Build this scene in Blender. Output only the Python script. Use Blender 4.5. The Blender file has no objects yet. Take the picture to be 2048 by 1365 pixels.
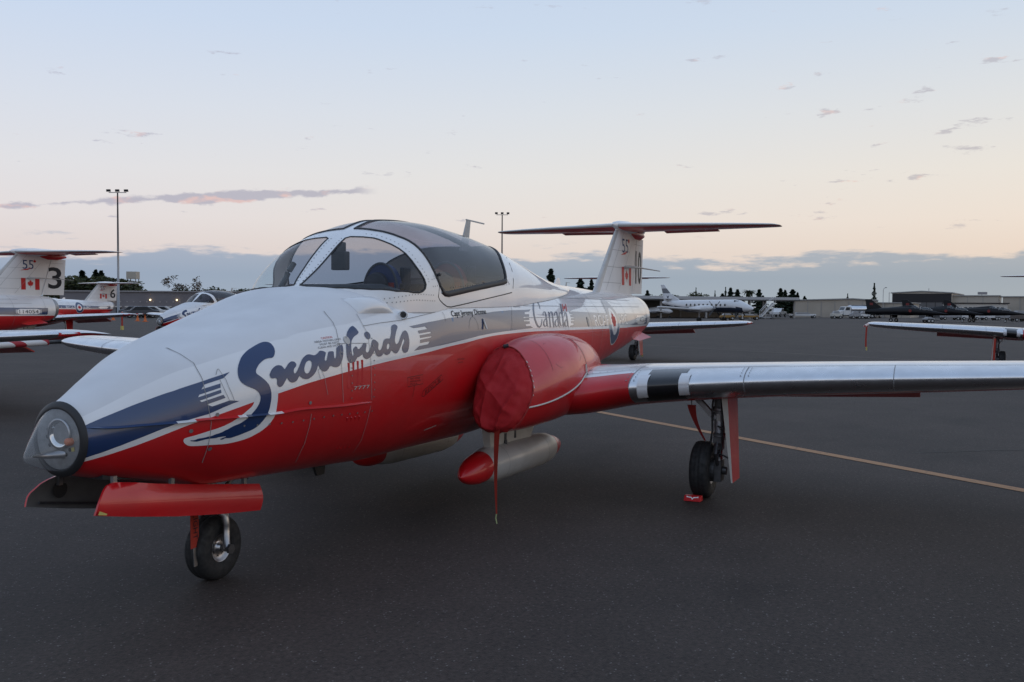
import bpy, math, random
import numpy as np
from mathutils import Vector, Matrix
from mathutils.geometry import delaunay_2d_cdt
random.seed(7)
SC = bpy.context.scene
COL = SC.collection
R = math.radians
# ---------------------------------------------------------------- camera
cam_d = bpy.data.cameras.new('camera'); cam = bpy.data.objects.new('camera', cam_d); COL.objects.link(cam); SC.camera = cam
YAW, PIT, ROL = .423, .035, .006
_fw = Vector((math.cos(YAW), math.sin(YAW), 0)); _rt = Vector((math.sin(YAW), -math.cos(YAW), 0)); _up = Vector((0, 0, 1))
_f2 = _fw*math.cos(PIT) - _up*math.sin(PIT); _u2 = _fw*math.sin(PIT) + _up*math.cos(PIT)
_r3 = _rt*math.cos(ROL) + _u2*math.sin(ROL); _u3 = -_rt*math.sin(ROL) + _u2*math.cos(ROL)
cam.matrix_world = Matrix(((_r3.x, _u3.x, -_f2.x, -3.197), (_r3.y, _u3.y, -_f2.y, -3.935), (_r3.z, _u3.z, -_f2.z, 1.611), (0, 0, 0, 1)))
cam_d.sensor_width = 36; cam_d.lens = 36*1951/2048; cam_d.clip_start = .05; cam_d.clip_end = 6000
# ---------------------------------------------------------------- sky (dusk, the sun just down to the right of the view)
SUN_AZ = YAW - R(78); SUN_EL = R(3)
W = bpy.data.worlds.new('World'); SC.world = W; W.use_nodes = True
nt = W.node_tree; N = nt.nodes; N.clear()
def wn(t, **k):
    n = N.new(t)
    for a, b in k.items(): setattr(n, a, b)
    return n
def lk(a, b): nt.links.new(a, b)
def wm(op, a, b=None, c=None, clamp=False):
    n = wn('ShaderNodeMath', operation=op, use_clamp=clamp)
    for i, v in enumerate((a, b, c)):
        if v is None: continue
        if isinstance(v, (int, float)): n.inputs[i].default_value = v
        else: lk(v, n.inputs[i])
    return n.outputs[0]
def s2l(r, g, b): return tuple(((v/255)/12.92 if v/255 <= .04045 else ((v/255+.055)/1.055)**2.4) for v in (r, g, b))
def ramp(fac, stops, nodes=None, link=None):
    n = (nodes or N).new('ShaderNodeValToRGB'); e = n.color_ramp.elements
    while len(e) < len(stops): e.new(.5)
    for el, (p, c) in zip(e, stops): el.position = p; el.color = (*c, 1)
    (link or lk)(fac, n.inputs[0]); return n.outputs[0]
tc = wn('ShaderNodeTexCoord'); sep = wn('ShaderNodeSeparateXYZ'); lk(tc.outputs['Generated'], sep.inputs[0])
dz = sep.outputs[2]
def vdot(v):
    n = wn('ShaderNodeVectorMath', operation='DOT_PRODUCT'); lk(tc.outputs['Generated'], n.inputs[0]); n.inputs[1].default_value = v; return n.outputs['Value']
def noise(sc, detail=5, rough=.55, stretch=5.0, off=0):
    m = wn('ShaderNodeMapping'); lk(tc.outputs['Generated'], m.inputs[0]); m.inputs['Scale'].default_value = (sc, sc, sc*stretch); m.inputs['Location'].default_value = (off, off*.7, 0)
    n = wn('ShaderNodeTexNoise'); lk(m.outputs[0], n.inputs['Vector']); n.inputs['Scale'].default_value = 1; n.inputs['Detail'].default_value = detail; n.inputs['Roughness'].default_value = rough
    return n.outputs[0]
def sstep(x, a, b):
    n = wn('ShaderNodeMapRange', interpolation_type='SMOOTHSTEP'); lk(x, n.inputs[0]); n.inputs[1].default_value = a; n.inputs[2].default_value = b; return n.outputs[0]
nb = noise(7, 6, .6, 6)
nb2 = noise(26, 4, .55, 5, 3)
edge = wm('ADD', wm('MULTIPLY', wm('SUBTRACT', nb, .5), .085), wm('MULTIPLY', wm('SUBTRACT', nb2, .5), .022))
lowmask = wm('SUBTRACT', 1.0, sstep(dz, .07, .13))
zz = wm('ADD', dz, wm('MULTIPLY', edge, lowmask))
base = ramp(dz, [(0, s2l(216, 202, 197)), (.055, s2l(224, 212, 208)), (.085, s2l(228, 220, 218)), (.13, s2l(226, 224, 225)), (.19, s2l(217, 222, 231)), (.27, s2l(202, 216, 236)), (.40, s2l(185, 204, 232)), (1, s2l(158, 180, 212))])
bank = ramp(dz, [(0, s2l(160, 174, 189)), (.03, s2l(151, 167, 187)), (.06, s2l(168, 177, 194)), (1, s2l(168, 177, 194))])
mixb = wn('ShaderNodeMixRGB'); lk(wm('SUBTRACT', 1.0, sstep(zz, .046, .057)), mixb.inputs[0]); lk(base, mixb.inputs[1]); lk(bank, mixb.inputs[2])
# long low streak of cloud to the left, scattered scraps elsewhere
lat = vdot(tuple(_rt)); dep = vdot(tuple(_fw))
slat = wm('DIVIDE', lat, wm('MAXIMUM', dep, .05)); sel = wm('DIVIDE', dz, wm('MAXIMUM', dep, .05))
cl = wm('SUBTRACT', sel, wm('MULTIPLY_ADD', slat, .047, .1245))
thick = wm('MULTIPLY_ADD', wm('SUBTRACT', noise(13, 5, .6, 2, 9), .375), .028, .0002)
n3 = wm('ADD', wm('MULTIPLY', wm('SUBTRACT', noise(60, 4, .6, 2.5, 1), .5), .008), 0.0)
str_f = sstep(wm('SUBTRACT', thick, wm('ABSOLUTE', wm('ADD', cl, n3))), -.0012, .0022)
str_f = wm('MULTIPLY', str_f, wm('MULTIPLY', sstep(wm('MULTIPLY', slat, -1), .135, .165), sstep(dep, .3, .5)))
sc1 = wm('MULTIPLY', sstep(wm('ADD', noise(17, 6, .62, 4.5, 21), wm('MULTIPLY', sstep(slat, -.05, .5), .045)), .65, .73), wm('MULTIPLY', sstep(dz, .062, .085), wm('SUBTRACT', 1.0, sstep(dz, .2, .4))))
cm = wm('MAXIMUM', wm('MULTIPLY', str_f, .78), wm('MULTIPLY', sc1, .62))
pink = noise(38, 3, .5, 3, 5)
ccol = wn('ShaderNodeMixRGB'); lk(sstep(pink, .52, .68), ccol.inputs[0]); ccol.inputs[1].default_value = (*s2l(172, 170, 186), 1); ccol.inputs[2].default_value = (*s2l(222, 184, 180), 1)
mixc = wn('ShaderNodeMixRGB'); lk(cm, mixc.inputs[0]); lk(mixb.outputs[0], mixc.inputs[1]); lk(ccol.outputs[0], mixc.inputs[2])
# the afterglow warms the sky towards the set sun
glow = vdot((math.cos(SUN_AZ), math.sin(SUN_AZ), 0))
warm = ramp(wm('MULTIPLY_ADD', glow, .5, .5), [(0, (.92, .95, 1.04)), (.40, (.97, .98, 1.01)), (.62, (1.005, 1.0, .97)), (1, (1.10, 1.0, .84))])
wmix = wn('ShaderNodeMixRGB', blend_type='MULTIPLY'); wmix.inputs[0].default_value = 1; lk(mixc.outputs[0], wmix.inputs[1])
lowg = wn('ShaderNodeMixRGB'); lk(sstep(dz, .05, .5), lowg.inputs[0]); lk(warm, lowg.inputs[1]); lowg.inputs[2].default_value = (1, 1, 1, 1)
lk(lowg.outputs[0], wmix.inputs[2])
nis = wn('ShaderNodeTexSky', sky_type='NISHITA', sun_disc=False); nis.sun_elevation = SUN_EL; nis.sun_rotation = math.pi/2 - SUN_AZ
bg1 = wn('ShaderNodeBackground'); lk(wmix.outputs[0], bg1.inputs[0]); bg1.inputs[1].default_value = 1.0
bg2 = wn('ShaderNodeBackground'); lk(nis.outputs[0], bg2.inputs[0]); bg2.inputs[1].default_value = .012
add = wn('ShaderNodeAddShader'); lk(bg1.outputs[0], add.inputs[0]); lk(bg2.outputs[0], add.inputs[1])
wo = wn('ShaderNodeOutputWorld'); lk(add.outputs[0], wo.inputs[0])
# ---------------------------------------------------------------- weak, very soft last light
sl = bpy.data.lights.new('sun', 'SUN'); sun = bpy.data.objects.new('sun', sl); COL.objects.link(sun)
sl.energy = .22; sl.angle = R(60); sl.color = (1, .80, .62)
sun.rotation_euler = Vector((-math.cos(SUN_AZ)*math.cos(R(6)), -math.sin(SUN_AZ)*math.cos(R(6)), -math.sin(R(6)))).to_track_quat('-Z', 'Y').to_euler()
SC.view_settings.view_transform = 'Standard'; SC.view_settings.look = 'None'; SC.view_settings.exposure = 0; SC.view_settings.gamma = 1; SC.view_settings.use_curve_mapping = False
SC.cycles.max_bounces = 8; SC.cycles.transparent_max_bounces = 16
SC.cycles.use_denoising = True
def pch(xs, ys):
    xs=np.array(xs,float); ys=np.array(ys,float); h=np.diff(xs); d=np.diff(ys)/h; n=len(xs); m=np.zeros(n)
    for i in range(1,n-1):
        if d[i-1]*d[i]>0:
            w1=2*h[i]+h[i-1]; w2=h[i]+2*h[i-1]; m[i]=(w1+w2)/(w1/d[i-1]+w2/d[i])
    m[0]=d[0]; m[-1]=d[-1]
    def f(x):
        x=np.clip(np.asarray(x,float),xs[0],xs[-1]); i=np.clip(np.searchsorted(xs,x,side='right')-1,0,n-2)
        t=(x-xs[i])/h[i]; a=ys[i]; b=ys[i+1]
        return (2*t**3-3*t**2+1)*a+(t**3-2*t**2+t)*h[i]*m[i]+(-2*t**3+3*t**2)*b+(t**3-t**2)*h[i]*m[i+1]
    return f
# fuselage stations: x, top, bottom, half width, height of max width, upper exponent, lower exponent
FS=[(0.170,1.112,0.801,0.165,0.955,2.000,2.000),(0.300,1.165,0.759,0.220,0.97,2.050,2.050),(0.500,1.27,0.712,0.315,0.99,2.150,2.100),(0.750,1.378,0.663,0.430,1.03,2.40,2.200),(1.000,1.450,0.600,0.525,1.07,2.60,2.300),(1.300,1.530,0.587,0.610,1.11,2.70,2.300),(1.600,1.615,0.575,0.665,1.14,2.80,2.350),(2.000,1.728,0.556,0.690,1.18,2.90,2.40),(2.25,1.748,.543,.696,1.205,2.85,2.4),(2.500,1.79,0.530,0.700,1.23,2.8,2.40),(3.000,1.90,0.528,0.702,1.29,2.7,2.35),(4.000,1.92,0.518,0.700,1.35,2.4,2.3),(4.5,1.89,.53,.695,1.36,2.3,2.25),(5.000,1.86,0.545,0.685,1.36,2.2,2.2),(6.000,1.848,0.66,0.620,1.35,2.1,2.1),(6.500,1.852,0.75,0.575,1.35,2.05,2.05),(7.200,1.834,0.885,0.510,1.36,2.0,2.0),(8.000,1.804,1.006,0.430,1.38,2.000,2.000),(8.700,1.798,1.104,0.345,1.41,2.000,2.000),(9.200,1.786,1.194,0.285,1.45,2.000,2.000),(9.500,1.760,1.265,0.245,1.48,2.000,2.000)]
_f=[pch([s[0] for s in FS],[s[k] for s in FS]) for k in range(1,7)]
def fus(x,t):
    x=np.asarray(x,float); t=np.asarray(t,float)
    zt,zb,w,zc,nu,nl=[f(x) for f in _f]
    c,s=np.cos(t),np.sin(t); n=np.where(c>=0,nu,nl)
    y=-w*np.sign(s)*np.abs(s)**(2/n); z=np.where(c>=0,zc+(zt-zc)*np.abs(c)**(2/n),zc-(zc-zb)*np.abs(c)**(2/n))
    return np.stack([x+0*t,y+0*x,z],-1)
def fus_y(x,z):
    x=np.asarray(x,float); z=np.asarray(z,float)
    zt,zb,w,zc,nu,nl=[f(x) for f in _f]
    up=z>=zc; n=np.where(up,nu,nl); r=np.clip(np.where(up,(z-zc)/(zt-zc),(zc-z)/(zc-zb)),0,1)
    return w*np.maximum(1-r**n,0)**(1/n)
# cockpit bubble stations: x, top, half width at sill, sill height, exponent
BS=[(2.05,1.71,.02,1.62,2.4),(2.08,1.735,.24,1.60,2.5),(2.15,1.79,.41,1.59,2.6),(2.25,1.865,.53,1.58,2.7),(2.35,1.945,.595,1.57,2.75),(2.5,2.055,0,1.57,2.75),(2.73,2.17,0,1.57,2.55),
(3.0,2.242,0,1.60,2.4),(3.4,2.262,0,1.605,2.3),(3.8,2.243,0,1.61,2.25),(4.2,2.20,0,1.62,2.25),(4.7,2.11,0,1.65,2.2),(5.2,1.998,0,1.68,2.15),(5.6,1.925,0,1.71,2.1),(6.0,1.88,0,1.745,2.0),(6.25,1.85,0,1.78,2.0),(6.4,1.835,0,1.80,2.0)]
BS=[(b[0],b[1],b[2] or float(fus_y(b[0],b[3]))+.004,b[3],b[4]) for b in BS]
_b=[pch([s[0] for s in BS],[s[k] for s in BS]) for k in range(1,5)]
def bub(x,t):
    x=np.asarray(x,float); t=np.asarray(t,float)
    zt,w,zs,n=[f(x) for f in _b]
    c,s=np.cos(t),np.sin(t)
    return np.stack([x+0*t,-w*np.sign(s)*np.abs(s)**(2/n)+0*x,zs+(zt-zs)*np.abs(c)**(2/n)],-1)
# engine nacelle: x, center y(port, positive outboard), center z, half width, half height, exponent
NS=[(3.16,.915,.995,.195,.272,2.3),(3.20,.915,.995,.215,.292,2.3),(3.32,.910,1.0,.24,.312,2.3),(3.7,.895,1.02,.30,.345,2.3),(4.3,.85,1.035,.355,.355,2.3),(4.8,.79,1.045,.345,.33,2.25),(5.3,.70,1.03,.31,.29,2.2),
(5.8,.57,1.0,.25,.25,2.1),(6.3,.42,1.0,.18,.20,2.0),(6.9,.30,1.05,.10,.15,2.0)]
_n=[pch([s[0] for s in NS],[s[k] for s in NS]) for k in range(1,6)]
def nac(x,t,side=-1):
    x=np.asarray(x,float); t=np.asarray(t,float)
    yc,zc,a,b,n=[f(x) for f in _n]
    c,s=np.cos(t),np.sin(t)
    fd=np.clip(1-(x-3.16)/1.15,0,1)**1.2; u=((c+1)/2)**1.4
    a=a*(1-.22*fd*np.maximum(c,0)**1.3)
    return np.stack([x+.42*fd*u+0*t,side*(yc-.10*fd*np.maximum(c,0)+a*np.sign(s)*np.abs(s)**(2/n))+0*x,zc+b*np.sign(c)*np.abs(c)**(2/n)],-1)

# outlines of the markings and panes, in aircraft coordinates (metres)
BK = {"s_blue":[[[1.174,1.328],[1.187,1.341],[1.198,1.355],[1.206,1.37],[1.21,1.383],[1.211,1.395],[1.208,1.402],[1.2,1.406],[1.189,1.407],[1.173,1.405],[1.151,1.399],[1.123,1.389],[1.095,1.378],[1.067,1.367],[1.042,1.354],[1.018,1.34],[0.997,1.325],[0.978,1.307],[0.962,1.289],[0.949,1.27],[0.941,1.252],[0.937,1.237],[0.936,1.223],[0.939,1.209],[0.946,1.197],[0.957,1.187],[0.971,1.178],[0.986,1.171],[1.0,1.165],[1.013,1.159],[1.023,1.151],[1.031,1.141],[1.036,1.131],[1.04,1.119],[1.04,1.106],[1.037,1.093],[1.032,1.08],[1.024,1.068],[1.016,1.057],[1.008,1.048],[0.998,1.038],[0.987,1.027],[0.976,1.017],[0.966,1.008],[0.955,1.0],[0.943,0.993],[0.932,0.987],[0.921,0.982],[0.909,0.978],[0.898,0.975],[0.887,0.971],[0.876,0.966],[0.868,0.962],[0.864,0.959],[0.859,0.957],[0.852,0.955],[0.846,0.953],[0.84,0.949],[0.832,0.945],[0.824,0.943],[0.814,0.94],[0.804,0.938],[0.793,0.935],[0.783,0.931],[0.772,0.929],[0.762,0.928],[0.751,0.926],[0.741,0.924],[0.73,0.923],[0.718,0.923],[0.708,0.921],[0.699,0.917],[0.69,0.916],[0.679,0.917],[0.674,0.916],[0.676,0.913],[0.684,0.911],[0.698,0.908],[0.71,0.907],[0.721,0.909],[0.732,0.911],[0.744,0.913],[0.756,0.915],[0.766,0.916],[0.778,0.916],[0.791,0.916],[0.805,0.916],[0.817,0.919],[0.831,0.92],[0.847,0.921],[0.856,0.92],[0.857,0.918],[0.853,0.917],[0.843,0.915],[0.835,0.912],[0.828,0.909],[0.829,0.906],[0.837,0.904],[0.844,0.905],[0.85,0.909],[0.857,0.911],[0.866,0.91],[0.875,0.909],[0.883,0.909],[0.891,0.91],[0.898,0.912],[0.909,0.915],[0.922,0.918],[0.936,0.922],[0.949,0.926],[0.963,0.931],[0.977,0.935],[0.99,0.939],[1.002,0.943],[1.013,0.948],[1.025,0.955],[1.036,0.963],[1.048,0.974],[1.058,0.985],[1.067,0.995],[1.076,1.007],[1.084,1.02],[1.091,1.037],[1.097,1.056],[1.101,1.075],[1.105,1.096],[1.107,1.115],[1.107,1.134],[1.105,1.151],[1.101,1.167],[1.095,1.182],[1.086,1.194],[1.076,1.206],[1.064,1.218],[1.053,1.228],[1.042,1.237],[1.037,1.245],[1.038,1.251],[1.041,1.259],[1.048,1.268],[1.059,1.279],[1.073,1.291],[1.089,1.301],[1.105,1.31],[1.12,1.316],[1.134,1.319],[1.147,1.321],[1.16,1.321]]],
"s_white":[[[1.149,1.123],[1.148,1.107],[1.146,1.089],[1.143,1.068],[1.14,1.047],[1.138,1.026],[1.133,1.01],[1.128,0.999],[1.12,0.986],[1.109,0.971],[1.096,0.957],[1.083,0.946],[1.067,0.934],[1.048,0.923],[1.028,0.914],[1.008,0.905],[0.987,0.898],[0.966,0.892],[0.944,0.888],[0.921,0.884],[0.899,0.881],[0.877,0.879],[0.854,0.878],[0.829,0.879],[0.802,0.88],[0.774,0.881],[0.749,0.882],[0.727,0.882],[0.709,0.883],[0.694,0.884],[0.681,0.886],[0.669,0.89],[0.659,0.896],[0.65,0.903],[0.644,0.911],[0.641,0.917],[0.641,0.923],[0.643,0.928],[0.649,0.931],[0.658,0.933],[0.672,0.936],[0.692,0.94],[0.715,0.945],[0.739,0.951],[0.765,0.958],[0.793,0.964],[0.819,0.971],[0.843,0.979],[0.865,0.988],[0.884,0.997],[0.905,1.009],[0.925,1.022],[0.944,1.034],[0.96,1.046],[0.975,1.057],[0.987,1.066],[0.997,1.078],[1.003,1.092],[1.017,1.119],[1.038,1.159],[1.073,1.177],[1.121,1.174],[1.146,1.163],[1.148,1.142]]],
"now":[[[1.111,1.234],[1.115,1.24],[1.121,1.248],[1.128,1.256],[1.137,1.264],[1.147,1.271],[1.157,1.276],[1.168,1.28],[1.178,1.281],[1.186,1.28],[1.194,1.278],[1.199,1.273],[1.203,1.267],[1.206,1.26],[1.209,1.258],[1.214,1.262],[1.22,1.267],[1.228,1.274],[1.236,1.282],[1.245,1.289],[1.254,1.294],[1.264,1.298],[1.272,1.298],[1.28,1.297],[1.286,1.293],[1.289,1.287],[1.291,1.282],[1.29,1.278],[1.288,1.274],[1.283,1.269],[1.278,1.265],[1.273,1.261],[1.268,1.256],[1.265,1.249],[1.263,1.243],[1.263,1.238],[1.264,1.234],[1.267,1.232],[1.271,1.232],[1.276,1.235],[1.282,1.24],[1.29,1.248],[1.299,1.259],[1.31,1.273],[1.32,1.286],[1.329,1.297],[1.338,1.306],[1.349,1.315],[1.359,1.321],[1.37,1.327],[1.38,1.331],[1.39,1.333],[1.398,1.333],[1.406,1.331],[1.414,1.329],[1.422,1.327],[1.43,1.327],[1.437,1.328],[1.445,1.331],[1.454,1.336],[1.462,1.341],[1.469,1.346],[1.477,1.35],[1.484,1.351],[1.491,1.35],[1.5,1.348],[1.508,1.345],[1.515,1.341],[1.516,1.336],[1.511,1.329],[1.506,1.321],[1.501,1.314],[1.497,1.307],[1.495,1.301],[1.495,1.296],[1.498,1.292],[1.501,1.292],[1.506,1.294],[1.511,1.299],[1.515,1.306],[1.52,1.315],[1.526,1.325],[1.531,1.333],[1.535,1.339],[1.541,1.343],[1.548,1.345],[1.558,1.345],[1.572,1.345],[1.578,1.341],[1.575,1.33],[1.573,1.322],[1.572,1.314],[1.572,1.308],[1.574,1.303],[1.578,1.303],[1.583,1.307],[1.587,1.312],[1.591,1.318],[1.596,1.328],[1.601,1.342],[1.605,1.352],[1.607,1.359],[1.612,1.365],[1.622,1.369],[1.631,1.373],[1.641,1.376],[1.649,1.377],[1.657,1.378],[1.662,1.376],[1.665,1.372],[1.665,1.364],[1.662,1.352],[1.658,1.339],[1.652,1.324],[1.646,1.309],[1.638,1.294],[1.629,1.282],[1.621,1.272],[1.612,1.264],[1.602,1.257],[1.591,1.253],[1.578,1.252],[1.567,1.252],[1.558,1.254],[1.549,1.256],[1.542,1.26],[1.534,1.261],[1.528,1.26],[1.522,1.257],[1.518,1.252],[1.512,1.246],[1.505,1.24],[1.497,1.235],[1.489,1.233],[1.48,1.232],[1.47,1.234],[1.462,1.238],[1.454,1.245],[1.448,1.252],[1.444,1.26],[1.442,1.268],[1.441,1.274],[1.439,1.274],[1.436,1.267],[1.431,1.258],[1.426,1.248],[1.418,1.238],[1.408,1.227],[1.397,1.217],[1.385,1.209],[1.373,1.203],[1.362,1.198],[1.351,1.196],[1.34,1.196],[1.33,1.198],[1.32,1.201],[1.312,1.205],[1.307,1.21],[1.303,1.214],[1.302,1.217],[1.299,1.218],[1.295,1.214],[1.29,1.209],[1.284,1.201],[1.277,1.194],[1.27,1.188],[1.261,1.184],[1.252,1.182],[1.244,1.182],[1.236,1.185],[1.228,1.189],[1.222,1.196],[1.218,1.202],[1.216,1.208],[1.213,1.209],[1.209,1.205],[1.204,1.199],[1.198,1.191],[1.191,1.182],[1.183,1.172],[1.175,1.166],[1.167,1.163],[1.16,1.163],[1.154,1.166],[1.149,1.172],[1.147,1.18],[1.147,1.188],[1.149,1.196],[1.149,1.204],[1.147,1.21],[1.143,1.213],[1.137,1.212],[1.131,1.212],[1.125,1.211],[1.119,1.212],[1.115,1.215],[1.111,1.22],[1.11,1.227]],[[1.39,1.298],[1.395,1.294],[1.398,1.289],[1.397,1.283],[1.395,1.275],[1.392,1.267],[1.387,1.258],[1.38,1.248],[1.373,1.239],[1.366,1.232],[1.358,1.228],[1.35,1.227],[1.343,1.229],[1.339,1.234],[1.336,1.24],[1.336,1.249],[1.338,1.258],[1.343,1.268],[1.349,1.277],[1.356,1.286],[1.364,1.292],[1.371,1.296],[1.378,1.298],[1.384,1.299]]],
"birds":[[[1.819,1.487],[1.826,1.48],[1.832,1.472],[1.836,1.464],[1.839,1.456],[1.84,1.45],[1.836,1.445],[1.827,1.44],[1.814,1.435],[1.797,1.429],[1.782,1.422],[1.77,1.414],[1.759,1.405],[1.75,1.395],[1.743,1.382],[1.737,1.369],[1.733,1.354],[1.731,1.339],[1.73,1.327],[1.732,1.319],[1.734,1.314],[1.737,1.312],[1.741,1.313],[1.745,1.317],[1.748,1.321],[1.749,1.325],[1.749,1.33],[1.747,1.335],[1.747,1.341],[1.749,1.349],[1.754,1.355],[1.761,1.36],[1.768,1.364],[1.776,1.367],[1.782,1.366],[1.787,1.362],[1.79,1.357],[1.792,1.352],[1.798,1.35],[1.807,1.351],[1.816,1.355],[1.827,1.362],[1.836,1.368],[1.844,1.375],[1.853,1.381],[1.862,1.385],[1.87,1.386],[1.877,1.382],[1.881,1.378],[1.881,1.372],[1.879,1.366],[1.874,1.359],[1.87,1.352],[1.866,1.343],[1.865,1.336],[1.867,1.331],[1.871,1.327],[1.877,1.326],[1.885,1.327],[1.893,1.331],[1.902,1.338],[1.912,1.348],[1.921,1.359],[1.928,1.371],[1.934,1.382],[1.94,1.391],[1.947,1.398],[1.957,1.403],[1.967,1.403],[1.978,1.4],[1.99,1.393],[2.003,1.383],[2.007,1.374],[2.003,1.367],[1.999,1.359],[1.996,1.351],[1.996,1.345],[1.999,1.34],[2.004,1.337],[2.011,1.335],[2.019,1.337],[2.028,1.342],[2.037,1.349],[2.044,1.359],[2.052,1.37],[2.059,1.381],[2.067,1.391],[2.077,1.399],[2.089,1.404],[2.103,1.406],[2.115,1.406],[2.126,1.405],[2.135,1.405],[2.141,1.406],[2.149,1.412],[2.159,1.423],[2.169,1.436],[2.177,1.451],[2.184,1.464],[2.19,1.475],[2.199,1.483],[2.21,1.488],[2.223,1.491],[2.237,1.493],[2.248,1.492],[2.256,1.488],[2.261,1.484],[2.263,1.478],[2.258,1.47],[2.246,1.461],[2.235,1.451],[2.225,1.44],[2.216,1.428],[2.206,1.415],[2.199,1.402],[2.195,1.389],[2.195,1.379],[2.198,1.373],[2.203,1.369],[2.21,1.368],[2.22,1.37],[2.232,1.375],[2.243,1.384],[2.253,1.395],[2.265,1.407],[2.277,1.42],[2.29,1.431],[2.303,1.441],[2.316,1.448],[2.33,1.452],[2.342,1.452],[2.353,1.447],[2.359,1.438],[2.364,1.425],[2.365,1.409],[2.366,1.39],[2.363,1.371],[2.357,1.351],[2.349,1.334],[2.34,1.321],[2.328,1.312],[2.314,1.308],[2.3,1.307],[2.288,1.31],[2.278,1.317],[2.272,1.326],[2.27,1.336],[2.273,1.348],[2.28,1.358],[2.291,1.365],[2.3,1.374],[2.307,1.382],[2.309,1.389],[2.308,1.397],[2.304,1.4],[2.298,1.397],[2.289,1.391],[2.278,1.379],[2.267,1.366],[2.255,1.352],[2.242,1.338],[2.228,1.325],[2.215,1.316],[2.204,1.31],[2.192,1.308],[2.178,1.311],[2.167,1.316],[2.157,1.322],[2.149,1.327],[2.144,1.33],[2.138,1.329],[2.133,1.323],[2.126,1.316],[2.116,1.31],[2.105,1.306],[2.093,1.303],[2.081,1.303],[2.07,1.306],[2.061,1.31],[2.055,1.316],[2.05,1.317],[2.046,1.312],[2.039,1.307],[2.029,1.301],[2.017,1.297],[2.004,1.296],[1.992,1.297],[1.98,1.301],[1.971,1.307],[1.965,1.315],[1.961,1.326],[1.96,1.337],[1.957,1.341],[1.953,1.335],[1.944,1.327],[1.931,1.315],[1.918,1.304],[1.904,1.296],[1.89,1.291],[1.876,1.287],[1.864,1.287],[1.853,1.29],[1.843,1.295],[1.837,1.302],[1.833,1.31],[1.832,1.318],[1.828,1.319],[1.821,1.315],[1.812,1.311],[1.801,1.306],[1.791,1.303],[1.78,1.302],[1.772,1.297],[1.766,1.291],[1.759,1.284],[1.751,1.276],[1.74,1.271],[1.725,1.269],[1.712,1.27],[1.7,1.273],[1.691,1.281],[1.685,1.292],[1.682,1.306],[1.683,1.324],[1.687,1.344],[1.692,1.365],[1.7,1.384],[1.708,1.402],[1.719,1.42],[1.733,1.438],[1.747,1.453],[1.761,1.463],[1.774,1.472],[1.788,1.48],[1.8,1.485],[1.811,1.488]],[[2.122,1.373],[2.127,1.37],[2.128,1.364],[2.126,1.356],[2.122,1.349],[2.116,1.343],[2.109,1.339],[2.101,1.338],[2.095,1.339],[2.091,1.343],[2.09,1.349],[2.092,1.356],[2.096,1.363],[2.102,1.369],[2.109,1.373],[2.116,1.374]],[[1.918,1.453],[1.927,1.45],[1.934,1.444],[1.939,1.437],[1.94,1.429],[1.938,1.421],[1.934,1.415],[1.927,1.41],[1.92,1.407],[1.913,1.406],[1.906,1.407],[1.897,1.411],[1.891,1.417],[1.886,1.425],[1.885,1.433],[1.888,1.441],[1.895,1.447],[1.907,1.452]]],
"stripe_nose":[[[0.2,0.872],[0.226,0.88],[0.253,0.888],[0.281,0.896],[0.321,0.91],[0.361,0.924],[0.402,0.939],[0.444,0.954],[0.487,0.97],[0.531,0.986],[0.56,0.995],[0.59,1.005],[0.62,1.014],[0.664,1.025],[0.709,1.036],[0.755,1.046],[0.794,1.06],[0.833,1.075],[0.874,1.089],[0.92,1.103],[0.87,1.11],[0.775,1.084],[0.75,1.096],[0.847,1.124],[0.839,1.141],[0.726,1.11],[0.717,1.117],[0.83,1.151],[0.831,1.168],[0.713,1.135],[0.722,1.148],[0.831,1.178],[0.837,1.2],[0.738,1.174],[0.76,1.198],[0.858,1.225],[0.903,1.256],[0.881,1.25],[0.86,1.244],[0.838,1.238],[0.816,1.232],[0.794,1.226],[0.772,1.219],[0.75,1.213],[0.729,1.207],[0.708,1.201],[0.687,1.195],[0.667,1.189],[0.647,1.183],[0.618,1.173],[0.589,1.165],[0.56,1.156],[0.515,1.141],[0.469,1.126],[0.425,1.111],[0.38,1.094],[0.336,1.078],[0.291,1.062],[0.258,1.05],[0.225,1.038],[0.2,1.027]]],
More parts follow.
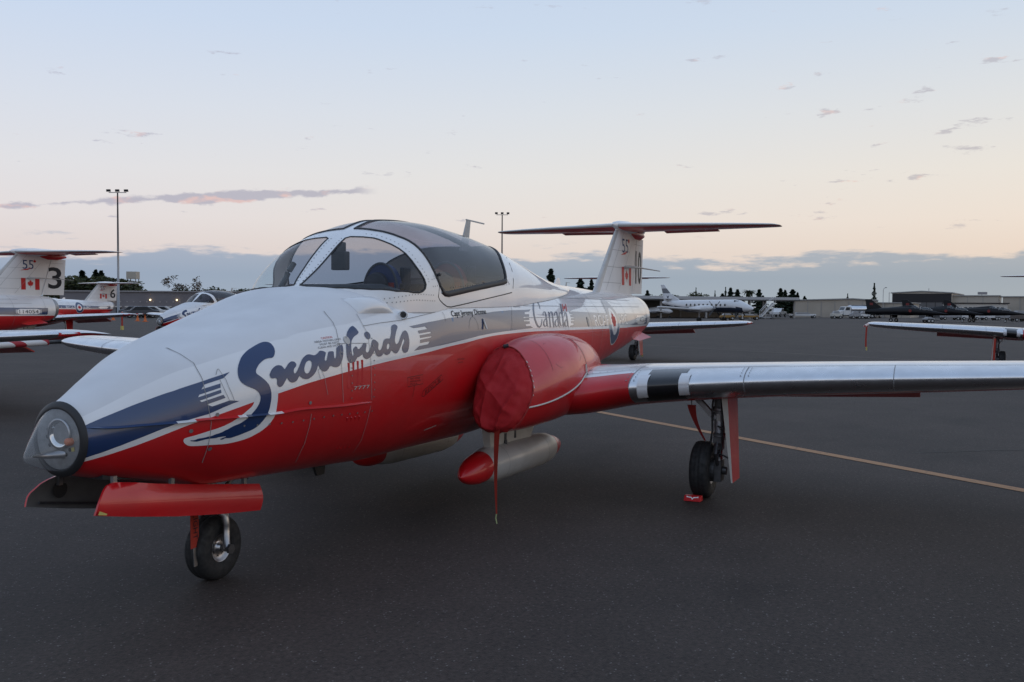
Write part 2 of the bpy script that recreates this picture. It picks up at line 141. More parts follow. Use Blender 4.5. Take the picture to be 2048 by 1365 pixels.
"stripe_mid":[[[2.401,1.478],[2.486,1.486],[2.573,1.495],[2.66,1.504],[2.746,1.511],[2.835,1.519],[2.927,1.528],[3.024,1.534],[3.125,1.54],[3.229,1.546],[3.293,1.55],[3.358,1.553],[3.425,1.557],[3.508,1.562],[3.593,1.566],[3.68,1.571],[3.785,1.575],[3.893,1.579],[4.005,1.583],[4.11,1.584],[4.219,1.585],[4.334,1.586],[4.485,1.59],[4.425,1.571],[4.326,1.569],[4.306,1.55],[4.41,1.55],[4.393,1.528],[4.268,1.528],[4.261,1.519],[4.386,1.518],[4.38,1.501],[4.258,1.499],[4.259,1.492],[4.379,1.49],[4.378,1.47],[4.281,1.466],[4.291,1.45],[4.388,1.45],[4.441,1.433],[4.385,1.431],[4.291,1.429],[4.2,1.427],[4.112,1.425],[4.026,1.422],[3.942,1.419],[3.859,1.417],[3.779,1.413],[3.699,1.41],[3.622,1.407],[3.546,1.402],[3.471,1.397],[3.397,1.393],[3.325,1.386],[3.255,1.38],[3.185,1.374],[3.083,1.366],[2.985,1.357],[2.888,1.349],[2.795,1.342],[2.705,1.336],[2.616,1.329],[2.549,1.325],[2.483,1.321],[2.418,1.317],[2.417,1.317],[2.417,1.317],[2.416,1.317],[2.485,1.346],[2.605,1.354],[2.628,1.373],[2.5,1.365],[2.505,1.387],[2.644,1.398],[2.662,1.407],[2.508,1.399],[2.506,1.417],[2.659,1.428],[2.651,1.438],[2.5,1.428],[2.491,1.448],[2.616,1.457],[2.595,1.474],[2.45,1.465]]],
"stripe_tail":[[[5.517,1.571],[5.509,1.548],[5.607,1.542],[5.606,1.538],[5.518,1.538],[5.501,1.516],[5.618,1.514],[5.615,1.507],[5.502,1.506],[5.49,1.489],[5.599,1.486],[5.58,1.48],[5.474,1.479],[5.46,1.462],[5.549,1.457],[5.526,1.44],[5.446,1.44],[5.391,1.423],[5.517,1.422],[5.649,1.421],[5.786,1.419],[5.927,1.418],[6.136,1.416],[6.362,1.414],[6.599,1.412],[6.846,1.41],[7.056,1.409],[7.277,1.407],[7.507,1.405],[7.75,1.404],[7.922,1.403],[8.105,1.401],[8.303,1.399],[8.515,1.398],[8.688,1.397],[8.864,1.397],[9.053,1.396],[9.274,1.395],[9.294,1.53],[8.942,1.533],[8.617,1.535],[8.299,1.538],[8.004,1.54],[7.733,1.541],[7.476,1.543],[7.231,1.544],[6.997,1.546],[6.754,1.55],[6.522,1.555],[6.3,1.559],[6.089,1.563],[5.941,1.565],[5.796,1.567],[5.654,1.569]]],
"red_line":[[0.199,0.85],[0.288,0.873],[0.407,0.909],[0.533,0.953],[0.668,1.0],[0.752,1.023],[1.007,1.093],[1.149,1.127],[1.228,1.145],[1.359,1.173],[1.486,1.194],[1.7,1.223],[2.078,1.26],[2.364,1.282],[2.615,1.301],[2.888,1.327],[3.185,1.349],[3.396,1.369],[3.62,1.385],[3.857,1.394],[4.242,1.401],[4.525,1.403],[4.874,1.4],[5.397,1.397],[6.106,1.39],[6.836,1.381],[8.041,1.375]],
"matte_line":[[0.695,1.273],[0.822,1.308],[0.987,1.353],[1.173,1.394],[1.344,1.43],[1.236,1.413],[1.358,1.438],[1.505,1.466],[1.66,1.488],[1.808,1.505],[1.871,1.517],[2.141,1.562],[2.523,1.614],[2.834,1.647]],
"chine":[[0.205,1.019],[0.339,1.009],[0.466,1.011],[0.599,1.011],[0.74,1.017],[0.894,1.016],[1.133,1.016],[1.3,1.026],[1.616,1.019],[1.942,1.015]],
"win":[[2.072,0.01],[2.183,0.018],[2.298,0.02],[2.42,0.03],[2.568,0.025],[2.565,0.081],[2.57,0.205],[2.578,0.332],[2.575,0.466],[2.58,0.593],[2.588,0.72],[2.598,0.844],[2.605,0.976],[2.618,1.092],[2.64,1.183],[2.663,1.272],[2.67,1.333],[2.653,1.378],[2.618,1.406],[2.575,1.416],[2.513,1.404],[2.368,1.323],[2.233,1.158],[2.173,1.016],[2.11,0.73],[2.085,0.441]],
"can":[[2.708,0.003],[2.695,0.109],[2.688,0.256],[2.698,0.41],[2.713,0.545],[2.748,0.689],[2.765,0.778],[2.775,0.862],[2.785,0.955],[2.798,1.062],[2.81,1.158],[2.83,1.264],[2.853,1.348],[2.876,1.406],[2.916,1.442],[2.973,1.452],[3.218,1.414],[3.628,1.343],[3.941,1.284],[4.014,1.259],[4.039,1.201],[4.076,1.067],[4.126,0.922],[4.201,0.735],[4.309,0.527],[4.231,0.479],[4.151,0.449]],
"can_sill":[[2.818,1.47],[2.838,1.5],[2.885,1.535],[2.943,1.561],[3.001,1.566],[3.206,1.548],[3.601,1.495],[3.914,1.449],[4.094,1.419]],
"can_rear":[[4.374,0.785],[4.286,0.953],[4.246,1.074],[4.184,1.244],[4.131,1.366]],
"canada":[[[4.717,1.584],[4.727,1.606],[4.753,1.633],[4.747,1.649],[4.721,1.656],[4.67,1.646],[4.621,1.625],[4.569,1.59],[4.536,1.552],[4.527,1.515],[4.537,1.48],[4.56,1.452],[4.587,1.443],[4.621,1.454],[4.649,1.479],[4.674,1.507],[4.685,1.507],[4.664,1.476],[4.631,1.444],[4.588,1.431],[4.547,1.438],[4.513,1.465],[4.494,1.503],[4.5,1.546],[4.533,1.59],[4.589,1.628],[4.658,1.654],[4.729,1.665],[4.773,1.663],[4.791,1.651],[4.768,1.629],[4.747,1.609]],[[4.738,1.536],[4.762,1.557],[4.794,1.568],[4.8,1.562],[4.786,1.531],[4.767,1.486],[4.764,1.444],[4.793,1.434],[4.802,1.436],[4.792,1.446],[4.803,1.487],[4.819,1.533],[4.831,1.566],[4.795,1.574],[4.748,1.558],[4.725,1.536]],[[4.786,1.514],[4.737,1.502],[4.696,1.482],[4.681,1.455],[4.712,1.436],[4.756,1.444],[4.78,1.464],[4.77,1.465],[4.746,1.447],[4.723,1.443],[4.712,1.457],[4.721,1.48],[4.75,1.498],[4.793,1.511]],[[4.884,1.567],[4.899,1.563],[4.864,1.524],[4.844,1.473],[4.838,1.434],[4.866,1.434],[4.876,1.473],[4.898,1.525],[4.924,1.565],[4.894,1.571]],[[4.824,1.432],[4.879,1.431],[4.881,1.436],[4.825,1.437]],[[4.911,1.544],[4.971,1.567],[4.98,1.565],[4.959,1.537],[4.931,1.485],[4.921,1.433],[4.952,1.433],[4.966,1.486],[4.994,1.538],[5.008,1.569],[4.963,1.571],[4.902,1.545]],[[4.912,1.431],[4.959,1.43],[4.961,1.435],[4.914,1.435]],[[5.035,1.532],[5.063,1.554],[5.099,1.565],[5.104,1.56],[5.086,1.527],[5.063,1.481],[5.058,1.438],[5.09,1.427],[5.1,1.43],[5.088,1.44],[5.102,1.482],[5.123,1.529],[5.139,1.564],[5.101,1.571],[5.049,1.556],[5.021,1.532]],[[5.086,1.51],[5.031,1.498],[4.985,1.477],[4.968,1.449],[5.001,1.43],[5.049,1.438],[5.076,1.458],[5.065,1.459],[5.038,1.441],[5.013,1.437],[5.001,1.451],[5.013,1.475],[5.045,1.494],[5.093,1.507]],[[5.252,1.536],[5.254,1.565],[5.194,1.561],[5.129,1.523],[5.102,1.476],[5.119,1.437],[5.171,1.434],[5.204,1.454],[5.193,1.456],[5.163,1.437],[5.146,1.442],[5.142,1.477],[5.167,1.523],[5.219,1.558],[5.235,1.561],[5.238,1.535]],[[5.351,1.64],[5.373,1.636],[5.303,1.596],[5.236,1.535],[5.198,1.468],[5.198,1.428],[5.227,1.428],[5.237,1.469],[5.276,1.536],[5.341,1.598],[5.405,1.64],[5.363,1.643]],[[5.314,1.526],[5.345,1.547],[5.38,1.557],[5.382,1.552],[5.36,1.521],[5.333,1.476],[5.326,1.435],[5.357,1.424],[5.369,1.427],[5.36,1.436],[5.377,1.478],[5.402,1.523],[5.42,1.556],[5.382,1.564],[5.329,1.548],[5.299,1.526]],[[5.359,1.504],[5.304,1.492],[5.257,1.473],[5.238,1.445],[5.27,1.427],[5.32,1.435],[5.348,1.454],[5.335,1.455],[5.308,1.437],[5.285,1.433],[5.276,1.447],[5.289,1.471],[5.321,1.488],[5.368,1.501]]],
"canada_flag":[[[5.429,1.638],[5.457,1.639],[5.355,1.575],[5.331,1.574]],[[5.543,1.637],[5.57,1.638],[5.455,1.573],[5.43,1.572]],[[5.454,1.623],[5.458,1.618],[5.491,1.628],[5.473,1.616],[5.497,1.618],[5.465,1.607],[5.47,1.602],[5.438,1.597],[5.41,1.586],[5.416,1.597],[5.398,1.598],[5.429,1.607]]],
"louv":[[[1.688,1.273],[1.682,1.121]],[[1.731,1.277],[1.725,1.124]],[[1.774,1.281],[1.769,1.127]],[[1.818,1.285],[1.814,1.13]],[[1.702,0.945],[1.765,0.737]],[[1.742,0.944],[1.806,0.734]],[[1.782,0.943],[1.849,0.732]],[[1.823,0.942],[1.893,0.729]]],
"seams":{"s1":[[0.779,1.38],[0.771,1.37],[0.768,1.361],[0.768,1.351],[0.766,1.336],[0.767,1.321],[0.772,1.306],[0.764,1.28],[0.761,1.254],[0.76,1.227],[0.753,1.186],[0.751,1.144],[0.754,1.102],[0.757,1.068],[0.762,1.034],[0.769,1.0],[0.768,0.979],[0.769,0.958],[0.77,0.936],[0.77,0.915],[0.772,0.893],[0.774,0.872],[0.776,0.843],[0.781,0.814],[0.79,0.784]],
"s2":[[1.715,1.577],[1.702,1.556],[1.694,1.534],[1.69,1.512],[1.683,1.498],[1.678,1.483],[1.674,1.468],[1.655,1.429],[1.643,1.391],[1.636,1.352],[1.626,1.299],[1.623,1.246],[1.625,1.193],[1.627,1.143],[1.632,1.092],[1.64,1.041]],
"s3":[[1.91,1.56],[1.905,1.536],[1.904,1.512],[1.906,1.489],[1.909,1.47],[1.913,1.45],[1.92,1.431],[1.909,1.381],[1.905,1.331],[1.907,1.281],[1.908,1.199],[1.913,1.116],[1.927,1.032]],
"s3b":[[1.623,1.387],[1.66,1.387],[1.697,1.387],[1.736,1.387],[1.787,1.385],[1.841,1.384],[1.896,1.382]],
"s4":[[1.901,1.487],[1.963,1.493],[2.029,1.499],[2.1,1.505],[2.177,1.509],[2.256,1.514],[2.335,1.519],[2.477,1.535],[2.623,1.552],[2.773,1.57]],
"s5":[[2.863,1.573],[2.869,1.564],[2.875,1.555],[2.882,1.546],[2.881,1.532],[2.881,1.519],[2.882,1.506]],
"s6":[[4.174,1.711],[4.126,1.676],[4.093,1.641],[4.072,1.606],[4.035,1.558],[4.011,1.51],[3.998,1.462],[3.988,1.449],[3.979,1.435],[3.971,1.422]],
"s7":[[1.385,0.996],[1.386,0.974],[1.387,0.953],[1.39,0.931],[1.391,0.894],[1.397,0.856],[1.408,0.817],[1.416,0.778],[1.435,0.738],[1.472,0.693]],
"s8":[[1.926,0.995],[1.924,0.961],[1.925,0.926],[1.931,0.89],[1.937,0.852],[1.951,0.813],[1.975,0.772],[1.982,0.743],[1.998,0.713],[2.026,0.68]],
"s9":[[3.226,1.45],[3.231,1.468],[3.238,1.484],[3.245,1.502],[3.257,1.511],[3.27,1.52],[3.283,1.529],[3.297,1.531],[3.312,1.532],[3.327,1.534],[3.337,1.526],[3.348,1.518],[3.359,1.51],[3.365,1.497],[3.371,1.484],[3.378,1.472],[3.378,1.459],[3.378,1.446],[3.378,1.433]],
"p1":[[0.839,1.218],[0.844,1.181],[0.854,1.143],[0.868,1.105],[0.876,1.106],[0.884,1.107],[0.892,1.107],[0.881,1.145],[0.872,1.182],[0.868,1.219],[0.863,1.237],[0.859,1.255],[0.857,1.272],[0.855,1.272],[0.852,1.271],[0.85,1.27],[0.843,1.261],[0.837,1.252],[0.83,1.243]],
"p2":[[1.446,1.188],[1.441,1.205],[1.436,1.223],[1.432,1.24],[1.439,1.245],[1.446,1.25],[1.453,1.255],[1.457,1.248],[1.46,1.24],[1.463,1.233],[1.468,1.22],[1.473,1.206],[1.478,1.193],[1.484,1.161],[1.492,1.129],[1.501,1.096]]}}
# ---------------------------------------------------------------- materials
M = {}
def mat(name, col, rough=.5, metal=0., coat=0., spec=.5, noise_amt=0., noise_scale=6., bump=0., bump_scale=40., detail=4):
    m = bpy.data.materials.new(name); m.use_nodes = True; t = m.node_tree; b = t.nodes['Principled BSDF']
    b.inputs['Base Color'].default_value = (*col, 1); b.inputs['Roughness'].default_value = rough; b.inputs['Metallic'].default_value = metal
    b.inputs['Coat Weight'].default_value = coat; b.inputs['Coat Roughness'].default_value = .04; b.inputs['Specular IOR Level'].default_value = spec
    if noise_amt or bump:
        tcn = t.nodes.new('ShaderNodeTexCoord'); nz = t.nodes.new('ShaderNodeTexNoise'); t.links.new(tcn.outputs['Object'], nz.inputs['Vector'])
        nz.inputs['Scale'].default_value = noise_scale; nz.inputs['Detail'].default_value = detail
        if noise_amt:
            mr = t.nodes.new('ShaderNodeMapRange'); mr.inputs[1].default_value = .3; mr.inputs[2].default_value = .7; mr.inputs[3].default_value = 1-noise_amt; mr.inputs[4].default_value = 1+noise_amt*.5
            t.links.new(nz.outputs[0], mr.inputs[0])
            mx = t.nodes.new('ShaderNodeMixRGB'); mx.blend_type = 'MULTIPLY'; mx.inputs[0].default_value = 1; mx.inputs[1].default_value = (*col, 1); t.links.new(mr.outputs[0], mx.inputs[2]); t.links.new(mx.outputs[0], b.inputs['Base Color'])
            mr2 = t.nodes.new('ShaderNodeMapRange'); mr2.inputs[1].default_value = .3; mr2.inputs[2].default_value = .7; mr2.inputs[3].default_value = min(1, rough*1.25); mr2.inputs[4].default_value = rough*.8
            t.links.new(nz.outputs[0], mr2.inputs[0]); t.links.new(mr2.outputs[0], b.inputs['Roughness'])
        if bump:
            n2 = t.nodes.new('ShaderNodeTexNoise'); t.links.new(tcn.outputs['Object'], n2.inputs['Vector']); n2.inputs['Scale'].default_value = bump_scale; n2.inputs['Detail'].default_value = 3
            bp = t.nodes.new('ShaderNodeBump'); bp.inputs['Strength'].default_value = bump; bp.inputs['Distance'].default_value = .01; t.links.new(n2.outputs[0], bp.inputs['Height']); t.links.new(bp.outputs[0], b.inputs['Normal'])
    M[name] = m; return m
def glass(name, tint, ior=1.45, rough=.0):
    m = bpy.data.materials.new(name); m.use_nodes = True; t = m.node_tree; t.nodes.clear()
    tr = t.nodes.new('ShaderNodeBsdfTransparent'); tr.inputs[0].default_value = (*tint, 1)
    gl = t.nodes.new('ShaderNodeBsdfGlossy'); gl.inputs['Roughness'].default_value = rough
    fr = t.nodes.new('ShaderNodeFresnel'); ge = t.nodes.new('ShaderNodeNewGeometry'); mi = t.nodes.new('ShaderNodeMapRange'); mi.inputs[3].default_value = ior; mi.inputs[4].default_value = 1/ior; t.links.new(ge.outputs['Backfacing'], mi.inputs[0]); t.links.new(mi.outputs[0], fr.inputs[0])   # thin sheet: same reflectance from both sides
    mx = t.nodes.new('ShaderNodeMixShader'); o = t.nodes.new('ShaderNodeOutputMaterial')
    t.links.new(fr.outputs[0], mx.inputs[0]); t.links.new(tr.outputs[0], mx.inputs[1]); t.links.new(gl.outputs[0], mx.inputs[2]); t.links.new(mx.outputs[0], o.inputs[0])
    M[name] = m; return m
WHITE = (.78, .78, .785); RED = (.53, .006, .010); BLUE = (.010, .034, .115)
mat('white_paint', WHITE, .35, coat=1, noise_amt=.05, noise_scale=3)
mat('fin_white', (.76, .755, .75), .55, spec=.3, noise_amt=.06, noise_scale=3)
mat('matte_white', (.68, .685, .70), .6, noise_amt=.05, noise_scale=4)
mat('red_paint', RED, .42, coat=.45, noise_amt=.12, noise_scale=3)
mat('blue_paint', BLUE, .3, coat=1)
mat('letter_blue', BLUE, .3, coat=.6, spec=.4)
mat('dark_letter', (.018, .02, .028), .5, spec=.15)
mat('red_letter', (.5, .015, .018), .45, spec=.2)
mat('faint_letter', (.16, .16, .17), .5)
mat('dark_blue_matte', (.02, .05, .16), .5, spec=.15)
mat('dim_red', (.11, .006, .008), .5)
mat('seam', (.26, .26, .265), .6)
mat('seam_dark', (.03, .03, .03), .6)
mat('rivet_dark', (.20, .20, .205), .5)
mat('rivet', (.22, .22, .23), .45, metal=.5)
mat('polished', (.74, .75, .77), .30, metal=1, noise_amt=.06, noise_scale=9)
mat('metal', (.42, .42, .43), .35, metal=1, noise_amt=.2, noise_scale=15)
mat('dark_metal', (.10, .10, .105), .45, metal=.7, noise_amt=.3, noise_scale=20)
mat('steel_grey', (.30, .30, .31), .4, metal=.6, noise_amt=.2, noise_scale=18)
mat('wing_paint', (.72, .73, .75), .30, metal=.15, coat=.5, noise_amt=.05, noise_scale=4)
mat('black_gloss', (.012, .012, .014), .25, coat=.5)
mat('black_satin', (.02, .02, .022), .5)
mat('gasket', (.018, .018, .02), .55)
mat('tyre', (.016, .016, .017), .75, noise_amt=.3, noise_scale=25, bump=.2, bump_scale=60)
mat('fabric_red', (.40, .006, .010), .8, noise_amt=.15, noise_scale=7, bump=.25, bump_scale=500)
mat('strap_red', (.36, .03, .015), .8, bump=.2, bump_scale=300)
mat('strap_dark', (.30, .02, .018), .8)
mat('cord_white', (.6, .58, .54), .8)
mat('green_cord', (.35, .42, .2), .8)
mat('tank_grey', (.50, .49, .47), .42, metal=.1, coat=.25, noise_amt=.10, noise_scale=5)
mat('door_inside', (.13, .125, .12), .5, noise_amt=.2, noise_scale=9)
mat('cream_paint', (.55, .53, .48), .45, noise_amt=.1)
mat('cockpit', (.022, .024, .028), .7, noise_amt=.3)
mat('cockpit_grey', (.07, .075, .08), .6)
mat('seat_blue', (.02, .04, .12), .6)
mat('seat_red', (.22, .03, .03), .8)
mat('seat_pale', (.45, .44, .42), .8)
mat('panel_grey', (.24, .24, .24), .5, noise_amt=.2, noise_scale=30)
mat('lamp_orange', (.55, .12, .03), .35)
mat('yellow_chip', (.5, .42, .12), .7)
mat('reflector', (.85, .85, .84), .06, metal=1)
glass('nose_glass', (.90, .91, .92), 1.45)
t = M['nose_glass'].node_tree; o_ = [n for n in t.nodes if n.type == 'OUTPUT_MATERIAL'][0]; src = o_.inputs[0].links[0].from_socket; df = t.nodes.new('ShaderNodeBsdfDiffuse'); df.inputs[0].default_value = (.8, .8, .8, 1); mx = t.nodes.new('ShaderNodeMixShader'); mx.inputs[0].default_value = .09; t.links.new(src, mx.inputs[1]); t.links.new(df.outputs[0], mx.inputs[2]); t.links.new(mx.outputs[0], o_.inputs[0])   # scuffed plastic
glass('windshield_glass', (.93, .96, .96), 1.40)
glass('canopy_glass', (.56, .57, .65), 1.62)
glass('lamp_glass', (.9, .9, .9), 1.5)
# ---------------------------------------------------------------- mesh helpers
def link(name, me, parent=None, material=None, smooth=False):
    o = bpy.data.objects.new(name, me); COL.objects.link(o)
    if material: me.materials.append(M[material])
    if smooth:
        me.polygons.foreach_set('use_smooth', [True]*len(me.polygons))
    if parent: o.parent = parent
    return o
STUFF = ('panel_joints', 'fasteners', 'frame_fasteners', 'rim_holes', 'lightening_holes', 'door_hinges', 'lacing', 'tie_cord', 'lettering', 'sway_brace')
def mesh(name, v, f, material=None, parent=None, smooth=False):
    me = bpy.data.meshes.new(name); me.from_pydata([tuple(map(float, p)) for p in v], [], f); me.update()
    o = link(name, me, parent, material, smooth)
    if name in STUFF or name.endswith('_lettering') and name not in ('script_lettering',): o['kind'] = 'stuff'   # pieces too small to pick apart
    return o
def thing(name, label, cat, loc=(0, 0, 0), rz=0, group=None):
    o = bpy.data.objects.new(name, None); COL.objects.link(o); o.location = loc; o.rotation_euler = (0, 0, rz); o.empty_display_size = .3
    tag(o, label, cat, group); return o
def tag(o, label, cat, group=None):
    o['label'] = label; o['category'] = cat
    if group: o['group'] = group
    return o
def grid_faces(nu, nv, cu=False, cv=False, flip=False):
    f = []
    for i in range(nu if cu else nu-1):
        for j in range(nv if cv else nv-1):
            a, b, c, d = i*nv+j, ((i+1) % nu)*nv+j, ((i+1) % nu)*nv+(j+1) % nv, i*nv+(j+1) % nv
            f.append((a, d, c, b) if flip else (a, b, c, d))
    return f
def surf(name, fn, us, vs, material, parent, cv=False, flip=False, smooth=True, keep=None):
    U, V = np.meshgrid(us, vs, indexing='ij'); P = fn(U, V).reshape(-1, 3)
    f = grid_faces(len(us), len(vs), cv=cv, flip=flip)
    if keep is not None:
        f = [q for q in f if keep(P[list(q)].mean(0))]
    return mesh(name, P, f, material, parent, smooth)
class MB:
    """collects boxes, tubes and lathes into one mesh"""
    def __init__(s): s.v = []; s.f = []
    def add(s, v, f):
        k = len(s.v); s.v += [tuple(map(float, p)) for p in v]; s.f += [tuple(i+k for i in q) for q in f]; return s
    def box(s, a, b, taper=None):
        (x0, y0, z0), (x1, y1, z1) = a, b
        return s.add([(x0, y0, z0), (x1, y0, z0), (x1, y1, z0), (x0, y1, z0), (x0, y0, z1), (x1, y0, z1), (x1, y1, z1), (x0, y1, z1)],
                     [(0, 3, 2, 1), (4, 5, 6, 7), (0, 1, 5, 4), (1, 2, 6, 5), (2, 3, 7, 6), (3, 0, 4, 7)])
    def hull8(s, p): return s.add(p, [(0, 3, 2, 1), (4, 5, 6, 7), (0, 1, 5, 4), (1, 2, 6, 5), (2, 3, 7, 6), (3, 0, 4, 7)])
    def tube(s, pts, r, n=10, cap=True):
        pts = [Vector(p) for p in pts]; rs = r if isinstance(r, (list, tuple)) else [r]*len(pts); rings = []; ref = None
        for i, p in enumerate(pts):
            d = (pts[min(i+1, len(pts)-1)] - pts[max(i-1, 0)]).normalized()
            if ref is None: ref = d.orthogonal().normalized()
            ref = (ref - d*ref.dot(d)).normalized(); q = d.cross(ref)
            rings.append([p + (ref*math.cos(2*math.pi*k/n) + q*math.sin(2*math.pi*k/n))*rs[i] for k in range(n)])
        v = [p for ring in rings for p in ring]; f = grid_faces(len(pts), n, cv=True)
        if cap: f += [tuple(range(n))[::-1], tuple(range((len(pts)-1)*n, len(pts)*n))]
        return s.add(v, f)
    def lathe(s, prof, axis, origin, n=32, cap=False):
        ax = Vector(axis).normalized(); u = ax.orthogonal().normalized(); w = ax.cross(u); O = Vector(origin)
        v = [O + ax*a + (u*math.cos(2*math.pi*k/n) + w*math.sin(2*math.pi*k/n))*r for a, r in prof for k in range(n)]
        f = grid_faces(len(prof), n, cv=True)
        if cap: f += [tuple(range(n))[::-1], tuple(range((len(prof)-1)*n, len(prof)*n))]
        return s.add(v, f)
    def prism(s, poly, axis, a, b):
        """poly of 2D points extruded along axis index between a and b"""
        n = len(poly); idx = [i for i in range(3) if i != axis]; v = []
        for h in (a, b):
            for p in poly:
                q = [0, 0, 0]; q[idx[0]], q[idx[1]] = p; q[axis] = h; v.append(q)
        f = [tuple(range(n))[::-1], tuple(range(n, 2*n))] + [(i, (i+1) % n, n+(i+1) % n, n+i) for i in range(n)]
        return s.add(v, f)
    def build(s, name, material, parent=None, smooth=False, bevel=0):
        o = mesh(name, s.v, s.f, material, parent, smooth)
        if bevel:
            md = o.modifiers.new('bevel', 'BEVEL'); md.width = bevel; md.segments = 2; md.limit_method = 'ANGLE'
        return o
def inpoly(pt, polys):
    x, y = pt; c = False
    for p in polys:
        j = len(p)-1
        for i in range(len(p)):
            (xi, yi), (xj, yj) = p[i], p[j]
            if (yi > y) != (yj > y) and x < (xj-xi)*(y-yi)/(yj-yi)+xi: c = not c
            j = i
    return c
def fill(polys, step):
    """even-odd polygons -> 2D triangulation with inner grid points every step"""
    vs, es = [], []; split = []
    for p in polys:   # long edges are split so that they follow the curved skin
        o = []
        for a, b in zip(p, list(p[1:])+[p[0]]):
            n = max(1, int(max(abs(b[0]-a[0])/step[0], abs(b[1]-a[1])/step[1])+.5)); o += [(a[0]+(b[0]-a[0])*k/n, a[1]+(b[1]-a[1])*k/n) for k in range(n)]
        split.append(o)
    polys = split
    for p in polys:
        k = len(vs); n = len(p); vs += [Vector(q) for q in p]; es += [(k+i, k+(i+1) % n) for i in range(n)]
    xs = [q[0] for p in polys for q in p]; ys = [q[1] for p in polys for q in p]
    sx, sy = step
    nx = int((max(xs)-min(xs))/sx); ny = int((max(ys)-min(ys))/sy)
    for i in range(1, nx+1):
        for j in range(1, ny+1):
            q = (min(xs)+i*sx-.003*sx, min(ys)+j*sy-.007*sy)
            if inpoly(q, polys): vs.append(Vector(q))
    r = delaunay_2d_cdt(vs, es, [], 0, 1e-5)
    V, Fc = r[0], r[2]; out = []
    for t in Fc:
        cx = sum(V[i].x for i in t)/len(t); cy = sum(V[i].y for i in t)/len(t)
        if inpoly((cx, cy), polys): out.append(tuple(t))
    return [(v.x, v.y) for v in V], out
def side_pt(x, z, off):
    """point on the port fuselage skin at (x, z), lifted off along the normal"""
    e = 2e-3; p = lambda a, b: np.array([a, -float(fus_y(a, b)), b])
    c = p(x, z); n = np.cross(p(x+e, z)-p(x-e, z), p(x, z+e)-p(x, z-e)); l = np.linalg.norm(n)
    n = n/l if l > 0 else np.array([0, -1., 0]);  n = n if n[1] < 0 else -n
    return c+n*off
def decal(name, polys, material, parent, off=.0018, step=(.03, .03)):
    v, f = fill(polys, step); P = [side_pt(x, z, off) for x, z in v]
    return mesh(name, P, f, material, parent, True)
def text2d(s, size=1., align='LEFT', spacing=1., bold=0.):
    c = bpy.data.curves.new('t', 'FONT'); c.body = s; c.size = size; c.align_x = align; c.space_character = spacing; c.offset = bold; c.resolution_u = 3
    o = bpy.data.objects.new('t', c); COL.objects.link(o); dg = bpy.context.evaluated_depsgraph_get(); me = o.evaluated_get(dg).to_mesh()
    v = [(p.co.x, p.co.y) for p in me.vertices]; f = [tuple(q.vertices) for q in me.polygons]; o.evaluated_get(dg).to_mesh_clear()
    bpy.data.objects.remove(o); bpy.data.curves.remove(c); return v, f
def text_fit(s, x0, x1, z0, z1, rot=0., bold=0.):
    """text stretched into a box -> 2D verts and faces"""
    v, f = text2d(s, bold=bold); xs = [p[0] for p in v]; ys = [p[1] for p in v]; ax, ay = min(xs), min(ys); w = max(xs)-ax; h = max(ys)-ay
    o = [(x0+(p[0]-ax)/w*(x1-x0), z0+(p[1]-ay)/h*(z1-z0)) for p in v]
    if rot:
        cx, cz = (x0+x1)/2, (z0+z1)/2; c, s_ = math.cos(rot), math.sin(rot)
        o = [(cx+(a-cx)*c-(b-cz)*s_, cz+(a-cx)*s_+(b-cz)*c) for a, b in o]
    return o, f
def side_text(name, s, box, material, parent, off=.003, rot=0., bold=0.):
    v, f = text_fit(s, *box, rot=rot, bold=bold); return mesh(name, [side_pt(a, b, off) for a, b in v], f, material, parent)
def line_strip(mb, pts, w, fn):
    """thin strip along a 2D polyline mapped to a surface"""
    pts = [np.array(p, float) for p in pts]; v = []
    for i, p in enumerate(pts):
        d = pts[min(i+1, len(pts)-1)]-pts[max(i-1, 0)]; l = np.linalg.norm(d) or 1; n = np.array([-d[1], d[0]])/l
        v += [fn(*(p+n*w/2)), fn(*(p-n*w/2))]
    mb.add(v, [(2*i, 2*i+1, 2*i+3, 2*i+2) for i in range(len(pts)-1)])
def circle(cx, cz, r, n=40, ry=None): return [(cx+r*math.cos(2*math.pi*k/n), cz+(ry or r)*math.sin(2*math.pi*k/n)) for k in range(n)]
LEAF = [(0, 1), (.13, .72), (.30, .80), (.24, .45), (.44, .62), (.50, .50), (.72, .50), (.62, .25), (.75, .15), (.42, -.12), (.46, -.28), (.06, -.22), (.04, -.62), (-.04, -.62), (-.06, -.22), (-.46, -.28), (-.42, -.12), (-.75, .15), (-.62, .25), (-.72, .50), (-.50, .50), (-.44, .62), (-.24, .45), (-.30, .80), (-.13, .72)]
def leaf(cx, cz, s): return [(cx+a*s, cz+b*s) for a, b in LEAF]
def copy_tree(o, parent=None):
    c = o.copy(); COL.objects.link(c)
    if parent: c.parent = parent
    for ch in list(o.children): copy_tree(ch, c)
    return c
